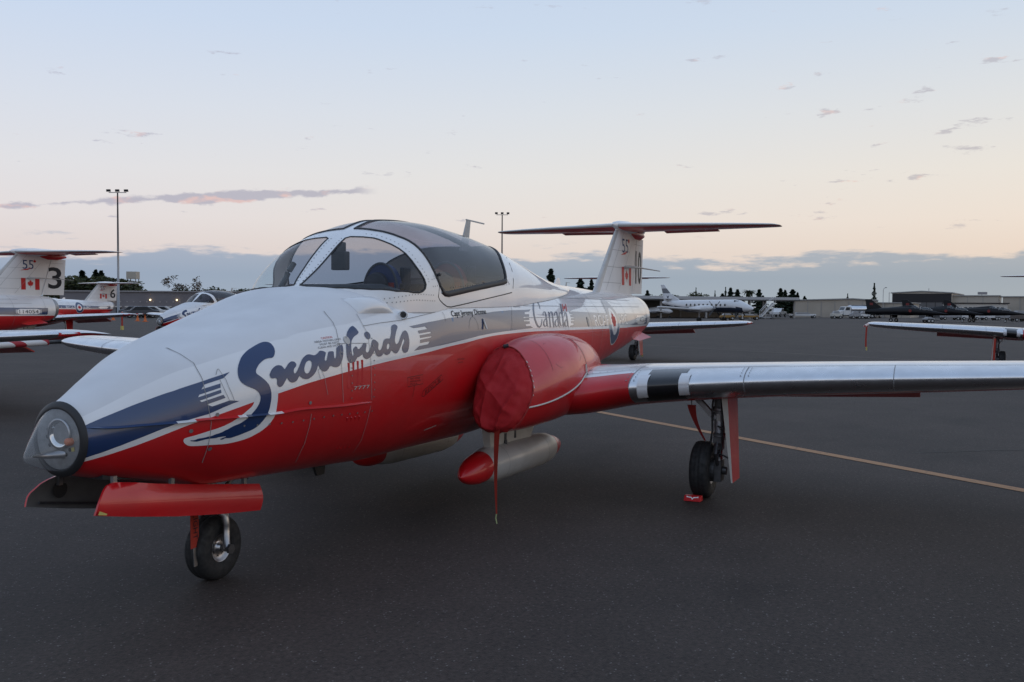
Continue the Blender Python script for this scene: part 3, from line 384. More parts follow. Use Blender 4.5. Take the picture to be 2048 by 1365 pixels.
# ================================================================ ground
def asphalt():
    m = bpy.data.materials.new('asphalt'); m.use_nodes = True; t = m.node_tree; b = t.nodes['Principled BSDF']; L = t.links.new
    tc_ = t.nodes.new('ShaderNodeTexCoord'); g = tc_.outputs['Object']
    def nz(sc, det=4, rough=.5, vec=g, mp=None):
        if mp:
            q = t.nodes.new('ShaderNodeMapping'); L(g, q.inputs[0]); q.inputs['Scale'].default_value = mp; vec = q.outputs[0]
        n = t.nodes.new('ShaderNodeTexNoise'); n.inputs['Scale'].default_value = sc; n.inputs['Detail'].default_value = det; n.inputs['Roughness'].default_value = rough; L(vec, n.inputs['Vector']); return n.outputs[0]
    def mr(x, a, b_, c, d):
        n = t.nodes.new('ShaderNodeMapRange'); L(x, n.inputs[0])
        for i, v in enumerate((a, b_, c, d)): n.inputs[i+1].default_value = v
        return n.outputs[0]
    def mul(x, y):
        n = t.nodes.new('ShaderNodeMath'); n.operation = 'MULTIPLY'; L(x, n.inputs[0])
        if isinstance(y, float): n.inputs[1].default_value = y
        else: L(y, n.inputs[1])
        return n.outputs[0]
    big = mr(nz(.35, 5, .6), .3, .7, .72, 1.2); mid = mr(nz(2.3, 4, .6), .3, .7, .88, 1.1); fine = mr(nz(34, 5, .8), .28, .72, .25, 1.75)
    lane = mr(nz(1, 3, .5, mp=(.02, .30, 1)), .35, .65, .93, 1.06)
    stain = mul(mr(nz(.9, 3, .5, mp=(.5, 1.0, 1)), .60, .74, 1.0, .70), mr(nz(3.7, 4, .65), .64, .74, 1.0, .62))
    val = mul(mul(mul(big, mid), fine), mul(lane, stain))
    vo = t.nodes.new('ShaderNodeTexVoronoi'); vo.inputs['Scale'].default_value = 38; L(g, vo.inputs['Vector'])
    fleck = mr(vo.outputs['Distance'], .10, .22, 1, 0); sel = mr(nz(17, 2), .46, .58, 0, 1); fl = mul(fleck, sel)
    col = t.nodes.new('ShaderNodeMixRGB'); col.blend_type = 'MULTIPLY'; col.inputs[0].default_value = 1; col.inputs[1].default_value = (.0435, .0322, .0268, 1); L(val, col.inputs[2])
    c2 = t.nodes.new('ShaderNodeMixRGB'); L(mul(fl, .6), c2.inputs[0]); L(col.outputs[0], c2.inputs[1]); c2.inputs[2].default_value = (.30, .285, .265, 1)
    L(c2.outputs[0], b.inputs['Base Color']); b.inputs['Roughness'].default_value = .78; b.inputs['Specular IOR Level'].default_value = .35
    bp = t.nodes.new('ShaderNodeBump'); bp.inputs['Strength'].default_value = .55; bp.inputs['Distance'].default_value = .004
    v2_ = t.nodes.new('ShaderNodeTexVoronoi'); v2_.inputs['Scale'].default_value = 130; L(g, v2_.inputs['Vector']); L(v2_.outputs['Distance'], bp.inputs['Height']); L(bp.outputs[0], b.inputs['Normal'])
    M['asphalt'] = m
asphalt()
GR = mesh('apron', [(-2500, -2500, 0), (2500, -2500, 0), (2500, 2500, 0), (-2500, 2500, 0)], [(0, 1, 2, 3)], 'asphalt'); GR['kind'] = 'structure'
def linemat(name, col, cover_):
    m = mat(name, col, .8); t = m.node_tree; b = t.nodes['Principled BSDF']; tc_ = t.nodes.new('ShaderNodeTexCoord'); n = t.nodes.new('ShaderNodeTexNoise'); n.inputs['Scale'].default_value = 14; n.inputs['Detail'].default_value = 6; n.inputs['Roughness'].default_value = .7; t.links.new(tc_.outputs['Object'], n.inputs['Vector'])
    mr_ = t.nodes.new('ShaderNodeMapRange'); mr_.inputs[1].default_value = cover_-.06; mr_.inputs[2].default_value = cover_+.06; t.links.new(n.outputs[0], mr_.inputs[0])
    mx = t.nodes.new('ShaderNodeMixRGB'); t.links.new(mr_.outputs[0], mx.inputs[0]); mx.inputs[1].default_value = (*col, 1); mx.inputs[2].default_value = (.06, .055, .052, 1); t.links.new(mx.outputs[0], b.inputs['Base Color'])
linemat('line_paint', (.40, .215, .105), .62); linemat('old_line_paint', (.12, .10, .085), .56)
def gline(p, q, w, material, z=.004):
    p, q = Vector(p), Vector(q); d = (q-p).normalized(); n = Vector((-d.y, d.x))*w/2; o = mesh('painted_line', [(*(p+n), z), (*(p-n), z), (*(q-n), z), (*(q+n), z)], [(0, 1, 2, 3)], material, None); o['kind'] = 'structure'; return o
dl = (Vector((6.56, -4.56))-Vector((11.5, 1.6))).normalized()
gline(Vector((11.5, 1.6))-dl*14, Vector((6.56, -4.56))+dl*20, .15, 'line_paint')
gline((55, 34.5), (20, -18), .12, 'old_line_paint', .005)

mat('tar_seal', (.022, .020, .019), .65)
def tar(pts, w):
    v = []
    for i, (x, y) in enumerate(pts):
        a = Vector(pts[max(i-1, 0)]); b = Vector(pts[min(i+1, len(pts)-1)]); d = (b-a).normalized(); n = Vector((-d.y, d.x))*w*(.5+.25*math.sin(i*2.3)); v += [(x+n.x, y+n.y, .003), (x-n.x, y-n.y, .003)]
    o = mesh('tar_seam', v, [(2*i, 2*i+1, 2*i+3, 2*i+2) for i in range(len(pts)-1)], 'tar_seal'); o['kind'] = 'structure'
rg = random.Random(3)
for (p, q, n, am, w) in (((8.6, -3.6), (10.6, -6.6), 40, .05, .02), ((14, 12), (30, -12), 80, .08, .04), ((8, 14), (16, 24), 40, .08, .04)):
    p, q = Vector(p), Vector(q); d = (q-p).normalized(); m_ = Vector((-d.y, d.x)); off = 0; pts = []
    for i in range(n+1): off += rg.gauss(0, am*.35); off *= .96; pts.append(tuple(p+(q-p)*i/n+m_*off))
    tar(pts, w)
# ================================================================ the jet trainer
TR = thing('jet_trainer', 'nearest jet trainer in red, white and blue, number 10 on its fin', 'jet', (0, 0, 0), 0, 'display team jets on the apron')
def tz(x, z):
    zt, zb, w, zc, nu, nl = [f(x) for f in _f]; up = z >= zc; n = np.where(up, nu, nl)
    r = np.clip(np.where(up, (z-zc)/(zt-zc), (zc-z)/(zc-zb)), 0, 1); c = r**(n/2)*np.where(up, 1, -1); return np.arccos(np.clip(c, -1, 1))
_rl = [(.17, .842)]+[tuple(p) for p in BK['red_line']]+[(9.5, 1.372)]
z_red = pch([p[0] for p in _rl], [p[1] for p in _rl])
_ml = sorted([(.17, 1.055), (.3, 1.105), (.5, 1.195)]+[tuple(p) for p in BK['matte_line'] if p[0] not in (1.2494,)])
z_mat = pch([p[0] for p in _ml], [p[1] for p in _ml])
def skin():
    v, f, mi = [], [], []
    def strip(xs, lo, hi, nt, m):
        k = len(v); A = np.linspace(0, 1, nt)
        Tm = lo(xs)[:, None]*(1-A)+hi(xs)[:, None]*A; P = fus(np.repeat(xs[:, None], nt, 1), Tm)
        v.extend(map(tuple, P.reshape(-1, 3)))
        for i in range(len(xs)-1):
            for j in range(nt-1):
                q = (k+i*nt+j, k+i*nt+j+1, k+(i+1)*nt+j+1, k+(i+1)*nt+j)
                c = (P[i, j]+P[i+1, j+1])/2
                if 2.08 < c[0] < 4.62:
                    zt_, w_, zs_, n_ = [float(g(c[0])) for g in _b]
                    if c[2] > zs_+.01 and (abs(c[1])/w_)**n_+((c[2]-zs_)/(zt_-zs_))**n_ < .955: continue
                f.append(q); mi.append(m)
    x1 = np.concatenate([np.linspace(.2, 1, 60), np.linspace(1, 2.9, 70)[1:]]); x2 = np.linspace(2.9, 9.5, 170)
    tb = lambda x: tz(x, z_red(x)); tm = lambda x: tz(x, z_mat(x))
    strip(x1, lambda x: -tm(x), tm, 61, 1)
    strip(x1, tm, tb, 21, 0); strip(x1, lambda x: -tb(x), lambda x: -tm(x), 21, 0)
    strip(x2, lambda x: -tb(x), tb, 101, 0)
    xa = np.concatenate([x1, x2[1:]])
    strip(xa, tb, lambda x: 2*np.pi-tb(x), 101, 2)
    me = bpy.data.meshes.new('fuselage'); me.from_pydata([tuple(map(float, p)) for p in v], [], f)
    for m in ('white_paint', 'matte_white', 'red_paint'): me.materials.append(M[m])
    me.polygons.foreach_set('material_index', mi); me.update()
    return link('fuselage', me, TR, None, True)
FU = skin()
# ---- painted stripes and lettering on the port side
decal('cheat_line', BK['stripe_nose'], 'blue_paint', FU, .0014)
decal('cheat_line', BK['stripe_mid'], 'blue_paint', FU, .0014)
decal('cheat_line', BK['stripe_tail'], 'blue_paint', FU, .0014)
decal('letter_outline', BK['s_white'], 'white_paint', FU, .0012)
lt = decal('script_lettering', BK['s_blue'], 'letter_blue', FU, .0026)
decal('script_lettering', BK['now'], 'letter_blue', FU, .0026); decal('script_lettering', BK['birds'], 'letter_blue', FU, .0026)
def many_decal(name, polylist, material, off):
    mb = MB()
    for p in polylist:
        v, f = fill([p], (.04, .04)); mb.add([side_pt(x, z, off) for x, z in v], f)
    return mb.build(name, material, FU)
many_decal('country_lettering', BK['canada'], 'letter_blue', .0026)
many_decal('flag_mark', BK['canada_flag'], 'red_letter', .003)
side_text('name_lettering', 'Capt Jeremy Dionne', (2.985, 3.56, 1.534, 1.588), 'dark_letter', FU, .003, R(1.6), .010)
side_text('force_lettering', 'RCAF', (6.35, 6.96, 1.415, 1.53), 'white_paint', FU); side_text('force_lettering', 'ARC', (7.46, 7.92, 1.415, 1.53), 'white_paint', FU)
rc = (7.2, 1.455)
decal('roundel', [circle(*rc, .265)], 'white_paint', FU, .0016); decal('roundel', [circle(*rc, .25), circle(*rc, .15)], 'blue_paint', FU, .0030)
decal('roundel', [circle(*rc, .15)], 'white_paint', FU, .0031); decal('roundel', [leaf(rc[0], rc[1]-.02, .135)], 'red_letter', FU, .0040)
sx0, sx1, sz0, sz1 = 8.45, 9.12, 1.405, 1.512
pat = [(sx0+.12, sz0), (sx1-.12, sz0), (sx1-.05, sz0+.02), (sx1-.05, sz1-.02), (sx1-.12, sz1), (sx0+.12, sz1), (sx0+.05, sz1-.02), (sx0+.05, sz0+.02)]
decal('serial_patch', [pat], 'white_paint', FU, .0030)
for k in range(3):
    for a, b in ((sx0, sx0+.07), (sx1-.07, sx1)):
        z = sz0+.022+k*.027; decal('serial_patch', [[(a, z), (b, z), (b, z+.012), (a, z+.012)]], 'white_paint', FU, .0028, (.1, .1))
side_text('serial_lettering', '114131', (sx0+.09, sx1-.09, sz0+.018, sz1-.02), 'dark_letter', FU, .0042)
side_text('warning_lettering', 'RESCUE', (2.585, 2.80, 1.048, 1.082), 'dim_red', FU, .002, R(22))
mb = MB(); fnl = lambda a, b: side_pt(a, b, .002)
line_strip(mb, [(2.56, 1.04), (2.55, 1.005), (2.58, 1.0), (2.83, 1.10), (2.80, 1.135), (2.56, 1.04)], .005, fnl)
line_strip(mb, [(2.335, 1.145), (2.53, 1.152), (2.54, 1.09), (2.345, 1.083), (2.335, 1.145)], .004, fnl); line_strip(mb, [(2.43, 1.083), (2.425, 1.01)], .004, fnl)
mb.build('warning_frame', 'dim_red', FU)
for k, (s_, w_) in enumerate((('NO STEP', .13), ('RELEASE', .14), ('PULL', .10))): side_text('warning_lettering', s_, (2.37, 2.37+w_, 1.128-.018*k, 1.139-.018*k), 'dim_red', FU, .002)
for k, (s_, m_) in enumerate((('CAUTION', 'red_letter'), ('AREA WITHIN LINES', 'faint_letter'), ('MUST BE KEPT', 'faint_letter'), ('CLEAN AND SMOOTH', 'faint_letter'))):
    w_ = .012*len(s_); side_text('stencil_lettering', s_, (1.57-w_/2, 1.57+w_/2, 1.418-.0165*k, 1.429-.0165*k), m_, FU, .002, R(4))
for k in range(4): side_text('stencil_lettering', ('EMERGENCY', 'EXTERNAL', 'CANOPY', 'RELEASE HANDLE')[k], (4.12, 4.12+.03*(5+k % 3), 1.655-.016*k, 1.665-.016*k), 'faint_letter', FU, .002)
decal('danger_triangle', [[(3.96, 1.675), (4.03, 1.675), (4.02, 1.605)]], 'red_letter', FU, .002)
side_text('stencil_lettering', '7777', (1.735, 1.895, 1.108, 1.128), 'seat_pale', FU, .0022)
side_text('stencil_lettering', 'NO PUSH', (3.03, 3.14, 1.225, 1.237), 'dim_red', FU, .002); side_text('stencil_lettering', 'JACK', (3.04, 3.12, 1.20, 1.213), 'dim_red', FU, .002)
# ---- panel joints, fasteners
mb = MB(); f1 = lambda a, b: side_pt(a, b, .0034)
for k, p in BK['seams'].items(): line_strip(mb, p, .0030 if k[0] == 's' else .0022, f1)
for x in (5.35, 6.2, 6.62, 7.9, 8.42, 9.22):
    line_strip(mb, [(x, z) for z in np.linspace(1.05 if x > 6 else 1.38, float(_f[0](x))-.03, 22)], .004, f1)
for z0, x0, x1 in ((1.62, 4.35, 8.9), (1.70, 5.5, 8.6), (1.52, 4.3, 5.3)):
    line_strip(mb, [(x, min(z0, float(_f[0](x))-.02)) for x in np.linspace(x0, x1, 40)], .003, f1)
mb.build('panel_joints', 'seam', FU)
mb = MB()
def dot(x, z, r=.006, off=.0042): mb.add([side_pt(x+r*math.cos(a), z+r*math.sin(a), off) for a in np.linspace(0, 2*math.pi, 7)[:-1]], [(0, 1, 2, 3, 4, 5)])
for x in np.linspace(.95, 1.95, 14): dot(x, .965+.004*math.sin(9*x))
for z in np.linspace(1.06, 1.42, 9): dot(1.715, z, .005); dot(1.945, z-.01, .005)
for x in np.linspace(4.45, 5.3, 26): dot(x, 1.425, .004)
for x in np.linspace(6.0, 9.2, 60): dot(x, 1.33+.002*math.sin(40*x), .0035); dot(x, 1.66, .0035)
for x in (6.25, 6.6, 7.88, 8.4, 9.2):
    for z in np.linspace(1.02, 1.7, 22): dot(x+.02, z, .0035)
for x, z in ((.80, 1.04), (.79, .86), (1.37, 1.06), (.67, .965)): dot(x, z, .011)
mb.build('fasteners', 'rivet', FU)
mb = MB()
for i, p in enumerate(BK['louv']):
    (xa, za), (xb, zb_) = p; c1 = side_pt(xa-.007, za, .001); c2 = side_pt(xb-.007, zb_, .001); d1 = side_pt(xa+.007, za, .001); d2 = side_pt(xb+.007, zb_, .001)
    e1 = side_pt(xa+.006, za-.004, .007); e2 = side_pt(xb+.006, zb_+.004, .007); mb.add([c1, c2, d1, d2, e1, e2], [(0, 1, 5, 4), (2, 4, 5, 3), (0, 4, 2), (1, 3, 5)])
    o = mb.build('louvre', 'red_paint', FU); mb = MB()
# access latch and drain slots
mb = MB(); line_strip(mb, [(2.83, .735), (2.99, .752)], .007, f1); mb.build('drain_lip', 'seat_pale', FU)
mb = MB(); mb.add([side_pt(a, b, .004) for a, b in circle(1.715, 1.405, .024, 16)], [tuple(range(16))]); mb.build('static_port', 'tank_grey', FU)
mb = MB(); mb.add([side_pt(a, b, .004) for a, b in circle(6.07, 1.465, .035, 16, .05)], [tuple(range(16))]); mb.build('drain_vent', 'steel_grey', FU)
mb = MB(); P = [side_pt(3.475, 1.52, .004), side_pt(3.482, 1.44, .02)]; mb.tube(P, .008, 8); mb.build('latch_handle', 'metal', FU)
# small spray chines along the nose
_ch = pch([p[0] for p in BK['chine']], [p[1] for p in BK['chine']])
for s in (1, -1):
    v = []; xs = np.linspace(.2, 1.93, 40)
    for x in xs:
        z = float(_ch(x)); w = .024*min(1, (x-.19)/.12, (1.95-x)/.25); a = side_pt(x, z+.012, -.004); b = side_pt(x, z+.002, w); b[2] = z+.001; c = side_pt(x, z-.006, -.004)
        v += [(p[0], s*p[1], p[2]) for p in (a, b, c)]
    f = [];
    for i in range(len(xs)-1):
        for j in (0, 1): f.append((3*i+j, 3*i+j+1, 3*i+j+4, 3*i+j+3))
    me = bpy.data.meshes.new('nose_chine'); me.from_pydata([tuple(map(float, p)) for p in v], [], f)
    for m in ('blue_paint', 'red_paint', 'white_paint'): me.materials.append(M[m])
    for q in me.polygons:
        x = sum(me.vertices[i].co.x for i in q.vertices)/4; q.material_index = 0 if x < .58 or .97 < x < 1.10 else (2 if .58 <= x < .70 or 1.10 <= x < 1.19 or .9 < x <= .97 else 1)
    link('nose_chine', me, TR)
# ---- nose: black ring, lamp panel, clear cone
NC = (0, .955)
mb = MB(); mb.lathe([(.204, .144), (.189, .148), (.187, .153), (.189, .163), (.193, .171), (.199, .179), (.204, .1838), (.206, .1855), (.207, .181)], (1, 0, 0), (0, 0, .955), 48); ring = mb.build('nose_ring', 'black_satin', TR, True)
v = []; prof = [(0, .150), (.06, .146), (.2, .131), (.4, .106), (.6, .079), (.75, .057), (.86, .038), (.93, .027), (.97, .018), (.99, .010), (1, .001)]
for a, r in prof:
    x = .187-.182*a; zc = .955-.070*a**.9
    for k in range(40): th = 2*math.pi*k/40; v.append((x, r*math.cos(th), zc+r*math.sin(th)))
cone = mesh('nose_cone', v, grid_faces(len(prof), 40, cv=True, flip=True), 'nose_glass', TR, True)
LX = .197
mb = MB(); mb.lathe([(LX, .001), (LX, .150)], (1, 0, 0), (0, 0, .955), 40); pan = mb.build('lamp_panel', 'panel_grey', TR)
yy, z, r = -.015, .985, .068
mb = MB(); mb.lathe([(LX-.002, r), (LX-.012, r+.004), (LX-.014, r-.004), (LX-.004, r-.012), (LX+.012, r*.55), (LX+.02, .002)], (1, 0, 0), (0, yy, z), 32); mb.build('landing_lamp', 'reflector', pan, True)
mb = MB(); mb.lathe([(LX-.001, r+.004), (LX-.016, r+.007), (LX-.016, r-.001)], (1, 0, 0), (0, yy, z), 32); mb.build('lamp_bezel', 'metal', pan, True)
mb = MB(); mb.lathe([(LX, .020), (LX-.025, .018), (LX-.032, .010), (LX-.032, .001)], (1, 0, 0), (0, -.082, .950), 16); mb.build('marker_lamp', 'lamp_orange', pan, True)
mb = MB()
for yy, z in ((.07, 1.0), (.075, .965), (.06, .925), (-.075, .91), (.0, .915), (-.05, .885)): mb.lathe([(LX-.0015, .001), (LX-.0015, .010)], (1, 0, 0), (0, yy, z), 12)
mb.build('lightening_holes', 'black_satin', pan)
mb = MB(); mb.tube([(.196, -.03, .885), (.11, -.015, .888), (.045, 0, .893)], [.020, .014, .005], 10); mb.build('probe_wedge', 'metal', pan, True)
mb = MB(); mb.prism([(-.105, .925), (-.085, .92), (-.09, .902), (-.107, .905)], 0, LX-.004, LX-.002); mb.build('chipped_paint', 'yellow_chip', pan)
# ---- cockpit bubble: white frame with panes cut out of it
def bpt(x, t, off=0.):
    e = 1e-3; p = bub(np.array(x), np.array(t)); 
    if off:
        a = bub(np.array(x+e), np.array(t))-bub(np.array(x-e), np.array(t)); b = bub(np.array(x), np.array(t+e))-bub(np.array(x), np.array(t-e)); n = np.cross(a, b); l = np.linalg.norm(n); n = n/l if l > 0 else np.array([0, 0, 1.])
        if n @ (p-np.array([min(max(x, 2.7), 5.5), 0, 1.55])) < 0: n = -n
        p = p+n*off
    return p
win = [(2.088, .05), (2.2, .05), (2.3, .05), (2.42, .05), (2.545, .05)]+[tuple(p) for p in BK['win'][5:]]
can = [(2.70, .035)]+[tuple(p) for p in BK['can'][1:23]]+[(4.40, .45), (4.50, .28), (4.56, .14), (4.58, .035)]
mir = lambda p: [(a, -b) for a, b in p][::-1]
def ring_mesh(name, outer, holes, material, parent, off, step=(.07, .09), smooth=True):
    v, f = fill([outer]+holes, step); P = [bpt(a, b, off) for a, b in v]; o = []
    for q in f:   # outward facing
        a, b, c = (P[i] for i in q[:3]); n = np.cross(b-a, c-a); o.append(q if n @ ((a+b+c)/3-np.array([min(max(a[0], 2.7), 5.0), 0, 1.5])) > 0 else q[::-1])
    return mesh(name, P, o, material, parent, smooth)
H = math.pi/2
X0, X1 = 2.052, 6.39
outer = [(x, -H) for x in np.linspace(X0, X1, 60)]+[(X1, t) for t in np.linspace(-H, H, 24)[1:-1]]+[(x, H) for x in np.linspace(X1, X0, 60)]+[(X0, t) for t in np.linspace(H, -H, 16)[1:-1]]
fr = ring_mesh('canopy_frame', outer, [win, mir(win), can, mir(can)], 'white_paint', TR, .003, (.045, .06))
for w_ in (win, mir(win)): ring_mesh('windshield_pane', w_, [], 'windshield_glass', TR, 0., (.05, .06))
for w_ in (can, mir(can)): ring_mesh('canopy_pane', w_, [], 'canopy_glass', TR, .001, (.05, .06))
def edge_strip(poly, w, off, name, material, par):
    mb = MB(); q = poly+poly[:2]; line_strip2(mb, q, w, off); return mb.build(name, material, par, True)
def line_strip2(mb, pts, w, off):
    """strip of metric width along a polyline in (x, t) on the bubble, with a low profile"""
    P = [bpt(a, b, 0) for a, b in pts]; v = []
    for i, (a, b) in enumerate(pts):
        d = P[min(i+1, len(P)-1)]-P[max(i-1, 0)]; d = d/(np.linalg.norm(d)+1e-9); c = bpt(a, b, off); n = c-P[i]; n = n/(np.linalg.norm(n)+1e-9); s = np.cross(d, n)
        v += [P[i]+s*w/2+n*.001, c+s*w*.35, c-s*w*.35, P[i]-s*w/2+n*.001]
    mb.add(v, [(4*i+j, 4*i+j+1, 4*i+j+5, 4*i+j+4) for i in range(len(pts)-1) for j in range(3)])
def densify(p, d=.04):
    o = []
    for a, b in zip(p, p[1:]+p[:1]):
        n = max(1, int(max(abs(b[0]-a[0]), abs(b[1]-a[1])*.6)/d))
        for k in range(n): o.append((a[0]+(b[0]-a[0])*k/n, a[1]+(b[1]-a[1])*k/n))
    return o
for w_ in (win, mir(win)): edge_strip(densify(w_), .014, .006, 'window_gasket', 'gasket', fr)
for w_ in (can, mir(can)): edge_strip(densify(w_), .026, .010, 'canopy_gasket', 'gasket', fr)
rail = [(a, b+.012) for a, b in [tuple(q) for q in BK['can'][13:20]]]
mb = MB(); line_strip2(mb, rail, .045, .012); mb.build('canopy_rail', 'gasket', fr, True)
mb = MB(); ls = lambda pts, w=.005: line_strip2(mb, pts, w, .0045)
sill = [tuple(p) for p in BK['can_sill']]; ls([(2.858, 1.33)]+sill, .010); ls([tuple(p) for p in BK['can_rear']], .010)
ls([(4.03, 1.21), (4.07, 1.315)], .008)
mb.build('canopy_joint', 'seam_dark', fr, True)
mb = MB()
def bdot(x, t, r=.0045):
    r *= 1.12
    c = bpt(x, t, .0045); a = bpt(x+.01, t, .0045)-c; a /= np.linalg.norm(a); b = bpt(x, t+.01, .0045)-c; b /= np.linalg.norm(b)
    mb.add([c+r*(a*math.cos(k)+b*math.sin(k)) for k in np.linspace(0, 2*math.pi, 7)[:-1]], [(0, 1, 2, 3, 4, 5)])
for x in np.linspace(2.1, 2.54, 16):
    for t in (-.022, .022): bdot(x, t*1.1)
arch = [tuple(p) for p in BK['win'][6:17]]
for (a, b), (c, d) in zip(arch, arch[1:]):
    for k in (0, .5): bdot(a+(c-a)*k+.045, b+(d-b)*k, .004); bdot(a+(c-a)*k+.045, -(b+(d-b)*k), .004)
for k in range(26):
    a = k/25; x = 3.02+a*1.0; bdot(x, 1.40-.105*a, .004); bdot(x+.02, 1.425-.105*a, .004)
for x in np.linspace(2.22, 2.75, 18): bdot(x, 1.40+.05*math.sin((x-2.2)*2), .004); bdot(x+.012, 1.47+.03*math.sin((x-2.2)*2), .004)
for x in np.linspace(2.76, 2.85, 4): bdot(x, 1.36, .004); bdot(x, 1.28, .004)
mb.build('frame_fasteners', 'rivet_dark', fr)
mb = MB(); P0 = bpt(2.885, 1.25, .004); mb.tube([P0, P0+np.array([-.05, -.02, 0])], .010, 8); mb.build('canopy_hook', 'gasket', fr)
# ---- cockpit inside
mb = MB()
mb.add([q for x, w, zt_ in ((2.12, .16, 1.70), (2.20, .34, 1.725), (2.34, .46, 1.75), (2.60, .55, 1.765), (2.74, .55, 1.70)) for q in ((x, -w, 1.50), (x, -w, zt_-.06), (x, -w*.6, zt_), (x, w*.6, zt_), (x, w, zt_-.06), (x, w, 1.50))], grid_faces(5, 6)); cp = mb.build('glare_shield', 'cockpit', TR)
mb = MB(); mb.box((2.35, -.56, 1.0), (4.6, .56, 1.03)); mb.box((2.35, -.60, 1.0), (4.6, -.57, 1.56)); mb.box((2.35, .57, 1.0), (4.6, .60, 1.56)); mb.box((4.62, -.56, 1.0), (4.65, .56, 1.66)); mb.prism([(3.95, 1.62), (4.0, 1.80), (4.3, 1.86), (4.66, 1.80), (4.66, 1.60)], 1, -.46, .46); mb.build('cockpit_tub', 'cockpit', TR)
mb = MB(); mb.box((2.72, -.48, 1.25), (2.75, .48, 1.70)); mb.box((2.70, -.10, 1.0), (3.5, .10, 1.34)); mb.build('instrument_panel', 'cockpit_grey', TR)
for s in (-1, 1):
    mb = MB(); yc = s*.30
    mb.prism([(3.42, 1.0), (3.50, 1.0), (3.76, 1.78), (3.66, 1.80)], 1, yc-.20, yc+.20); mb.box((3.0, yc-.2, .95), (3.48, yc+.2, 1.12))
    mb.box((3.70, yc-.16, 1.70), (3.82, yc-.12, 1.93)); mb.box((3.70, yc+.12, 1.70), (3.82, yc+.16, 1.93))
    st = mb.build('ejection_seat', 'cockpit', TR, bevel=.01)
    mb = MB(); n = 20; v = []
    for h in (0, .09):
        v += [(3.60+h, yc+.155*math.cos(math.pi*k/n), 1.74+.215*math.sin(math.pi*k/n)) for k in range(n+1)]
    mb.add(v, [tuple(range(n+1)), tuple(range(n+1, 2*n+2))[::-1]]+[(k, n+1+k, n+2+k, k+1) for k in range(n)]); mb.build('head_box', 'seat_red' if s < 0 else 'seat_blue', st)
    mb = MB(); mb.tube([(3.60, yc+.158*math.cos(math.pi*k/n), 1.74+.218*math.sin(math.pi*k/n)) for k in range(n+1)], .010, 6); mb.build('head_box_rim', 'cockpit_grey', st)
    mb = MB(); mb.lathe([(0, .002), (.0, .09), (.05, .105), (.06, .09)], (1, 0, 0), (3.50, yc, 1.78), 24); mb.build('headrest', 'black_satin', st, True)
    mb = MB(); mb.box((3.585, yc-.13, 1.45), (3.60, yc-.07, 1.80)); mb.build('harness_strap', 'strap_red', st)
    mb = MB(); mb.prism([(-.06, 1.70), (.06, 1.80), (.10, 1.92), (.02, 1.87), (-.03, 1.80), (-.10, 1.84)], 0, 3.565, 3.57) if 0 else None
mb = MB(); mb.box((2.50, -.10, 1.86), (2.56, .02, 1.99)); mb.box((2.50, -.03, 1.98), (2.62, .03, 2.06)); mb.tube([(2.62, .04, 2.02), (2.60, .04, 1.97)], .03, 10); mb.build('standby_compass', 'cockpit', TR, bevel=.008)
mb = MB(); mb.tube([(2.36, .34, 1.74), (2.40, .33, 1.80), (2.42, .325, 1.84)], .020, 8); mb.tube([(2.43, .32, 1.855), (2.47, .31, 1.91)], .020, 8); mb.build('grip_handle', 'black_satin', TR, True)
# vent scoops and blisters on the shoulders
for s in (-1, 1):
    v = []; n = 14
    for i in range(9):
        a = i/8; x = 2.02+.30*a; h = .055*math.sin(math.pi*min(1, a*1.15)**.8) if a < .87 else .055*math.sin(math.pi*.999**.8)*0+.012*(1-a)*8*.0
        for k in range(n+1):
            b = -1+2*k/n; yy = .60+.0*a; z0 = 1.615; y = .565+.085*b; z = float(np.clip(1.66-.75*max(0, y-.50)**1.35, 1.5, 1.7)); v.append((x, s*(y+h*.5*(1-b*b)), z+h*(1-b*b)))
    # shallow blister lofted over the shoulder line
mb = MB()
v = []; n = 12
for i in range(11):
    a = i/10; x = 1.93+.36*a; hh = .050*math.sin(math.pi*a)**.6
    for k in range(n+1):
        b = -1+2*k/n; zz_ = 1.610+.045*b; p = side_pt(x, zz_, .001+hh*(1-b*b)**.5); v.append(p)
mesh('shoulder_blister', v, grid_faces(11, n+1, flip=True), 'white_paint', TR, True)
mb = MB(); c = side_pt(2.36, 1.545, .018); mb.lathe([(-.075, .006), (-.06, .022), (0, .030), (.012, .030), (.012, .022), (-.03, .02)], (-.9, -.35, -.05), c, 16); mb.build('air_scoop', 'white_paint', TR, True)
mb = MB(); mb.add([c+np.array([-.011, -.004, 0])+np.array([-.3*q*.03, .9*q*.03, r_*.03]) for q, r_ in circle(0, 0, .55, 14)], [tuple(range(14))]); mb.build('scoop_mouth', 'seam_dark', TR)
# aerial on the spine
mb = MB(); mb.hull8([(4.42, -.009, 2.10), (4.56, -.009, 2.10), (4.56, .009, 2.10), (4.42, .009, 2.10), (4.55, -.005, 2.375), (4.62, -.005, 2.375), (4.62, .005, 2.375), (4.55, .005, 2.375)]); mb.tube([(4.54, 0, 2.38), (4.90, 0, 2.372)], .007, 8); mb.build('blade_aerial', 'seat_pale', TR)
mb = MB(); mb.hull8([(6.62, -.008, 1.84), (6.82, -.008, 1.84), (6.82, .008, 1.84), (6.62, .008, 1.84), (6.72, -.005, 1.93), (6.80, -.005, 1.93), (6.80, .005, 1.93), (6.72, .005, 1.93)]); mb.build('blade_aerial', 'white_paint', TR)
